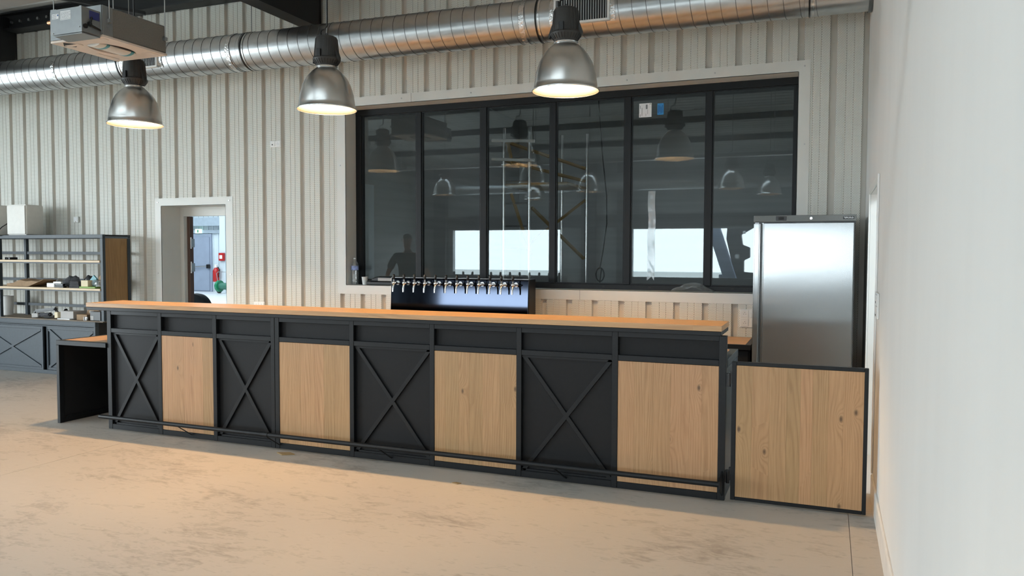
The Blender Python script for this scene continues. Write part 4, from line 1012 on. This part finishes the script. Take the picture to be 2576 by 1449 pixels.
B(-8.79, -8.70, YB-.025, YB-.0005, 1.965, 2.045).build('case', 'white', th, .006); B(-8.772, -8.718, YB-.0265, YB-.0251, 1.99, 2.03).build('screen', 'label', th); B(-8.752, -8.738, YB-.028, YB-.0266, 1.972, 1.982).build('button', 'grey', th)
socket(-5.815, -5.655, .905, .985, 'white double socket on the back wall right of the doorway', 2, 1)
socket(-.170, .010, .892, 1.062, 'white four gang socket on the back wall beside the fridge', 2, 2)
B(-.075, -.045, YB-.030, YB-.0155, .985, 1.03).build('plug', 'white', bpy.data.objects['wall_socket.002'], .004)
sw = thing('wall_switch', (XR, .31, 1.17), 'white switch plate with a socket on the right white wall', 'switch')
B(XR-.012, XR-.0005, .21, .46, 1.175, 1.335).build('plate', 'white', sw, .003)
B(XR-.016, XR-.0121, .235, .435, 1.262, 1.325).build('rocker', 'white', sw, .003); B(XR-.015, XR-.0121, .235, .435, 1.185, 1.25).build('insert', 'white', sw, .003)
B(XR-.0165, XR-.0161, .31, .36, 1.268, 1.282).build('slot', 'grille', sw); B(XR-.0158, XR-.0151, .30, .37, 1.19, 1.2).build('slot', 'grille', sw)

# ================================================================== ON AND BEHIND THE WINDOW
SZ = IZ0+.0005
bo = thing('water_bottle', (-4.45, 2.58, SZ), 'clear plastic water bottle with a blue label on the window sill', 'bottle')
MB().lathe((-4.45, 2.58, SZ), [(.002, 0), (.036, .0), (.040, .01), (.040, .05), (.038, .06), (.040, .07), (.038, .085), (.040, .10), (.038, .115), (.040, .13), (.038, .15), (.041, .17), (.041, .215), (.036, .235), (.018, .275), (.013, .285), (.013, .29), (.002, .29)], 24).build('bottle_body', 'bottle', bo, smooth=40)
MB().lathe((-4.45, 2.58, SZ), [(.0415, .165), (.0418, .165), (.0418, .215), (.0415, .215)], 24, closed=True).build('label_band', mat('pale_blue_label', (.25, .34, .62), .4, 0, .5, 30), bo, smooth=40)
MB().lathe((-4.45, 2.58, SZ), [(.002, .2905), (.015, .2905), (.015, .305), (.002, .305)], 20).build('cap', 'white', bo, smooth=40)
tag(MB().lathe((-4.318, 2.58, SZ), [(.002, .0), (.025, .0), (.036, .088), (.0375, .09), (.0345, .09), (.0235, .003), (.002, .003)], 24).build('paper_cup', 'white', smooth=40), 'white paper cup on the window sill beside the water bottle', 'cup')
tr = thing('black_case', (-4.08, 2.59, SZ), 'flat black case with a glossy lid on the left window sill', 'case')
B(-4.27, -3.72, 2.53, 2.66, SZ, SZ+.042).build('case_body', 'plasticblack', tr, .008)
MB().prism([(-4.22, 2.54, SZ+.0425), (-3.80, 2.54, SZ+.0425), (-3.82, 2.54, SZ+.09), (-4.10, 2.54, SZ+.10), (-4.20, 2.54, SZ+.075)], (0, .11, 0)).build('case_lid', 'plasticblack', tr, .008)
B(-4.12, -3.86, 2.5385, 2.5395, SZ+.048, SZ+.08).build('lid_window', 'grey', tr)
def film_sheet(x0, x1, y0, y1, z, h, seed):
    b = MB(); nx, ny = 24, 8
    for i in range(nx+1):
        for j in range(ny+1):
            u, v = i/nx, j/ny; x = x0+(x1-x0)*u; y = y0+(y1-y0)*v
            e = math.sin(PI*u)**.7*math.sin(PI*(.15+.85*v))
            b.v.append(Vector((x, y, z+.002+max(0, h*e*(.55+.9*noise.noise(Vector((x*9, y*14, seed))))))))
    for i in range(nx):
        for j in range(ny): a = i*(ny+1)+j; b.f.append((a, a+1, a+ny+2, a+ny+1)); b.m.append(0)
    return b
tag(film_sheet(-.83, -.42, 2.50, 2.67, SZ, .10, 4).build('plastic_film', 'film', smooth=60), 'crumpled clear plastic film on the right part of window sill', 'plastic film')
st_ = thing('white_sticker', (-1.13, GY, 2.935), 'white printed sticker on the fifth window pane', 'sticker')
B(-1.197, -1.072, GY-.0015, GY-.0005, 2.935, 3.072).build('paper', 'label', st_)
ln = MB()
for q in ((-1.170, -1.166, 2.95, 3.03), (-1.188, -1.184, 2.94, 2.965), (-1.188, -1.184, 3.02, 3.05), (-1.130, -1.127, 2.945, 2.97), (-1.112, -1.109, 2.965, 3.01)): ln.box(q[0], q[1], GY-.0022, GY-.0016, q[2], q[3])
ln.box(-1.130, -1.112, GY-.0022, GY-.0016, 3.015, 3.058); ln.build('print', 'ink', st_)
MB().prism([(-1.097, GY-.0022, 3.056), (-1.090, GY-.0022, 3.066), (-1.080, GY-.0022, 3.066), (-1.075, GY-.0022, 3.056), (-1.082, GY-.0022, 3.061), (-1.090, GY-.0022, 3.061)], (0, .0006, 0)).build('arc_mark', 'greend', st_)
sb = thing('blue_sticker', (-.98, GY, 2.95), 'blue sticker with dark print right of the white sticker', 'sticker')
B(-1.014, -.952, GY-.0015, GY-.0005, 2.950, 3.062).build('paper', 'blue', sb)
ln = MB()
for i, q in enumerate(((2.968, 3.045), (2.978, 3.04), (2.965, 3.03), (2.97, 3.045))): ln.box(-1.005+i*.0125, -1.000+i*.0125, GY-.0022, GY-.0016, *q)
ln.build('print', 'navy', sb)
tp = MB(); k = 22
for i in range(k+1):
    z = 2.20-(2.20-1.305)*i/k; wob = .006*noise.noise(Vector((z*6, 2, 1)))
    for s in (0, 1, 2, 3): tp.v.append(Vector((-1.092+.004*math.sin(z*5)+wob+s*.024-(.010 if z < 1.8 else 0)*1, GY-.003-.003*abs(noise.noise(Vector((z*20, s*2, 5)))), z+(0 if i < k else .02*((s*7) % 3)))))
for i in range(k):
    for s in range(3): a = i*4+s; tp.f.append((a, a+1, a+5, a+4)); tp.m.append(0)
tag(tp.build('tape_strip', 'tape'), 'long strip of clear tape hanging down the fifth pane', 'tape')
# hanging cable with a coil behind the fourth pane
cpts = [(-1.77, 3.2, 4.1), (-1.75, 3.2, 3.2), (-1.70, 3.2, 2.6), (-1.655, 3.2, 2.2), (-1.65, 3.2, 1.9), (-1.69, 3.2, 1.6), (-1.72, 3.2, 1.43)]
cpts += [(-1.722+.047*math.sin(a*.6), 3.2+.006*a/20, 1.345+.075*math.cos(a*.6)) for a in range(0, 33)]+[(-1.722, 3.2, 1.27), (-1.72, 3.2, 1.20)]
tag(MB().tube(cpts, .006, 8).build('hanging_cable', 'rubber', smooth=60), 'black cable ending in a coil, hanging behind the fourth pane', 'cable')
# scaffold tower in the store room
sf = thing('scaffold_tower', (-3.4, 5.3, 0), 'aluminium scaffold tower with yellow braces behind the third pane', 'scaffold')
for x in (-3.61, -3.23):
    for y in (5.0, 5.9): MB().cyl((x if y < 5.5 else x+.55, y, 0), (x if y < 5.5 else x+.55, y, 3.3), .028, 12).build('standard', 'ring', sf, smooth=40)
for i in range(9): MB().cyl((-3.61, 5.0, .4+i*.31), (-3.23, 5.0, .4+i*.31), .012, 8).build('rung', 'ring', sf, smooth=40)
for p, q in (((-3.50, 5.0, 2.40), (-3.20, 5.0, 1.55)), ((-3.60, 5.0, 3.12), (-2.70, 5.9, 2.8)), ((-3.24, 5.0, 1.7), (-2.70, 5.9, 2.35)), ((-3.2, 5.02, 2.2), (-2.72, 5.9, 1.5)), ((-3.55, 5.0, 3.1), (-3.48, 5.0, 2.8)), ((-3.58, 5.02, 2.85), (-2.7, 5.9, 2.62))):
    MB().bar(p, q, .035, .035, (0, .3, 1)).build('brace', 'gold', sf)
B(-3.60, -2.70, 5.03, 5.87, 2.50, 2.54).build('platform', 'gold', sf)
for z in (2.86, 3.12): MB().cyl((-3.78, 4.98, z+.02), (-3.15, 4.98, z-.02), .022, 10).build('guard_rail', 'white', sf, smooth=40)
# white door leaf standing open inside the store room
dl = thing('store_door', (-4.9, 3.4, 0), 'pale door leaf standing open behind the first pane', 'door')
B(-4.945, -4.90, 2.95, 3.72, .02, 2.45).build('leaf', 'shopwall', dl, .003); MB().cyl((-4.89, 3.62, 1.05), (-4.84, 3.62, 1.05), .012, 10).build('handle', 'zinc', dl)

# ================================================================== FLOOR SCRAPS
tag(MB().prism([(-3.40, -.13, .0005), (-3.32, -.17, .0005), (-3.24, -.12, .0005), (-3.30, -.09, .0005)], (0, 0, .008)).build('paper_scrap', 'rust'), 'small brown scrap on the floor by the bar unit joint', 'scrap')
tag(MB().prism([(-1.78, -.32, .0005), (-1.73, -.335, .0005), (-1.71, -.31, .0005), (-1.75, -.30, .0005)], (0, 0, .005)).build('paper_scrap', 'rust'), 'tiny dark scrap on the warm lit floor before the bar', 'scrap')

# ================================================================== PERSON AND MACHINE MIRRORED IN THE WINDOW
def skin_mesh(name, verts, edges, mt, parent, root=0, sub=2):
    L = world_loc(parent); me = bpy.data.meshes.new(name); me.from_pydata([Vector(v[0])-L for v in verts], edges, [])
    o = bpy.data.objects.new(name, me); COL.objects.link(o)
    md = o.modifiers.new('skin', 'SKIN'); md.use_smooth_shade = True
    lay = me.skin_vertices[0].data if me.skin_vertices else None
    if lay is None:
        bm = bmesh.new(); bm.from_mesh(me); bm.verts.layers.skin.verify(); bm.to_mesh(me); bm.free(); lay = me.skin_vertices[0].data
    for i, v in enumerate(verts): lay[i].radius = v[1] if isinstance(v[1], tuple) else (v[1], v[1]); lay[i].use_root = (i in root if isinstance(root, (set, list)) else i == root)
    sm = o.modifiers.new('sub', 'SUBSURF'); sm.levels = sub; sm.render_levels = sub
    dg = bpy.context.evaluated_depsgraph_get(); m2 = bpy.data.meshes.new_from_object(o.evaluated_get(dg)); bpy.data.objects.remove(o)
    m2.materials.clear(); m2.materials.append(M[mt]); m2.polygons.foreach_set('use_smooth', [True]*len(m2.polygons))
    o = bpy.data.objects.new(name, m2); COL.objects.link(o); o.parent = parent
    return o
PX, PY, PS = -6.15, -1.35, 1.06
per = thing('person', (PX, PY, 0), 'person in a black T-shirt and dark trousers, mirrored in the first pane', 'person')
pa = .35                                          # turned a little to the right of the bar
def P(x, y, z): return Vector((PX+PS*(x*math.cos(pa)+y*math.sin(pa)), PY+PS*(-x*math.sin(pa)+y*math.cos(pa)), PS*z))
V_, E_ = [], []
def chain(pts, start=None):
    prev = start
    for p, r in pts:
        V_.append((P(*p), (r[0]*PS, r[1]*PS) if isinstance(r, tuple) else r*PS)); i = len(V_)-1
        if prev is not None: E_.append((prev, i))
        prev = i
    return prev
chain([((0, 0, .95), (.115, .082))])
sp_ = chain([((0, .0, 1.10), (.122, .088)), ((0, .0, 1.28), (.142, .098)), ((0, -.01, 1.42), (.125, .085))], 0)
nk = chain([((0, 0, 1.485), .052), ((0, .012, 1.55), .050), ((0, .03, 1.63), (.074, .088)), ((0, .03, 1.70), (.078, .094)), ((0, .02, 1.755), (.058, .07))], sp_)
for s_ in (-1, 1):
    chain([((s_*.095, 0, .88), .092), ((s_*.10, .01, .68), .078), ((s_*.105, .015, .50), .058), ((s_*.105, -.015, .33), .056), ((s_*.105, -.02, .12), .034), ((s_*.108, -.01, .06), .030), ((s_*.112, .10, .035), .022), ((s_*.114, .15, .03), .015)], 0)
    el = ((s_*.33, -.03, 1.14), (s_*.36, .06, .91))
    sh_ = chain([((s_*.17, -.005, 1.42), .066), ((s_*.235, -.01, 1.36), .052), (el[0], .041), (((el[0][0]+el[1][0])/2, .02, 1.03), .037), (el[1], .027), ((s_*.365, .085, .855), (.040, .022)), ((s_*.365, .10, .81), (.042, .018))], sp_)
    for k in range(4):
        f = (k-1.5)*.021; ln_ = (.070, .080, .076, .060)[k]
        chain([((s_*(.362), .10+f*.9, .795), .0095), ((s_*.358, .108+f, .795-ln_*.45), .0088), ((s_*.348, .118+f, .795-ln_*.8), .0082), ((s_*.336, .122+f, .795-ln_), .007)], sh_)
    chain([((s_*.345, .125, .83), .011), ((s_*.325, .15, .80), .0098), ((s_*.318, .158, .768), .0085)], sh_-1)
skin_mesh('body', V_, E_, 'skin', per)
V_, E_ = [], []
chain([((0, 0, 1.08), (.165, .125))]); chain([((0, 0, .87), (.176, .136))], 0); sp_ = chain([((0, .0, 1.28), (.178, .130)), ((0, -.01, 1.42), (.15, .108)), ((0, -.004, 1.485), (.075, .07))], 0)
for s_ in (-1, 1): chain([((s_*.18, -.005, 1.42), .08), ((s_*.245, -.012, 1.34), .068), ((s_*.295, -.02, 1.22), .062)], sp_-1)
skin_mesh('tshirt', V_, E_, 'shirt', per)
V_, E_ = [], []
chain([((0, 0, .95), (.150, .112))]); chain([((0, 0, 1.03), (.140, .106))], 0)
for s_ in (-1, 1): chain([((s_*.095, 0, .87), .104), ((s_*.10, .01, .68), .088), ((s_*.105, .012, .50), .070), ((s_*.105, -.01, .30), .066), ((s_*.105, -.015, .10), .058)], 0)
skin_mesh('trousers', V_, E_, 'trousers', per)
for s_ in (-1, 1):
    b = MB()
    for t_, w_, h_ in ((-.08, .038, .09), (.02, .046, .10), (.12, .05, .065), (.19, .035, .04)):
        c = P(s_*.112, t_, 0); d_ = P(s_*.112+w_, t_, 0)-c
        b.v += [c-d_, c+d_, c+d_*.8+Vector((0, 0, h_)), c-d_*.8+Vector((0, 0, h_))]
    for i in range(3):
        for j in range(4): b.f.append((i*4+j, i*4+(j+1) % 4, i*4+4+(j+1) % 4, i*4+4+j)); b.m.append(0)
    b.f += [(3, 2, 1, 0), (12, 13, 14, 15)]; b.m += [0, 0]
    for v in b.v: v.z += .001
    b.build('shoe', 'plasticblack', per, .006)
hb = MB(); hb.ball((0, 0, 0), 1, 16)
hb.v = [P(v.x*.078, .016+v.y*.098, 1.722+v.z*.080) for v in hb.v if True]
hb.f = [f for f in hb.f if sum(hb.v[i].z for i in f)/len(f) > PS*1.722]; hb.m = [0]*len(hb.f)
hb.build('hair', 'hair', per, smooth=60)
nb = MB(); nb.tube([P(0, .100, 1.715), P(0, .112, 1.69), P(0, .122, 1.668), P(0, .108, 1.655)], [.007, .010, .013, .009], 10); nb.build('nose', 'skin', per, smooth=80)
for s_ in (-1, 1):
    MB().ball(P(s_*.031, .103, 1.705), .0095*PS, 10).build('eye', 'label', per, smooth=60); MB().ball(P(s_*.031, .1105, 1.705), .0045*PS, 8).build('iris', 'hair', per, smooth=60)
    MB().ball(P(s_*.082, .03, 1.69), .022*PS, 10, 0, .5, .8, 1.3).build('ear', 'skin', per, smooth=60)
MB().bar(P(-.022, .113, 1.632), P(.022, .113, 1.632), .008, .008).build('mouth', 'red', per, .002)

# dark machine with a slanted boom standing in the right opening of the opposite wall
mc = thing('loader', (-2.1, YF-1.2, -.05), 'dark lifting machine outside the opposite opening, mirrored in the last pane', 'vehicle')
my = YF-1.3
MB().prism([(-2.35, my, .35), (-2.75, my, 2.1), (-2.70, my, 2.9), (-2.0, my, 2.95), (-1.75, my, 2.55), (-2.25, my, 2.25), (-2.2, my, 1.9), (-1.95, my, 1.8), (-1.95, my, 1.45), (-2.15, my, 1.35), (-2.15, my, .95), (-1.2, my, .85), (-1.0, my, .35)], (0, -.3, 0)).build('side_plate', 'halldark', mc, .02)
MB().bar((-2.55, my+.1, .6), (-3.30, my+.1, 2.9), .25, .42, (1, 0, 0)).build('boom', 'machine', mc, .02)
for q in ((-2.3, 2.45), (-2.35, 1.75), (-2.25, 1.15)): MB().cyl((q[0], my+.001, q[1]), (q[0], my+.04, q[1]), .10, 18).build('pivot_cap', 'halldark', mc, smooth=40)
B(-2.45, -2.30, my+.001, my+.006, 1.42, 1.56).build('white_decal', 'label', mc, .003); B(-2.2, -2.1, my+.001, my+.006, 2.28, 2.38).build('white_decal', 'label', mc, .003)
for x in (-2.6, -.9): MB().cyl((x, my-.3, .45), (x, my, .45), .45, 28).build('wheel', 'rubber', mc, .03, 40)
B(-3.0, -.5, my-.3, my-.05, .45, .85).build('chassis', 'machine', mc, .02)
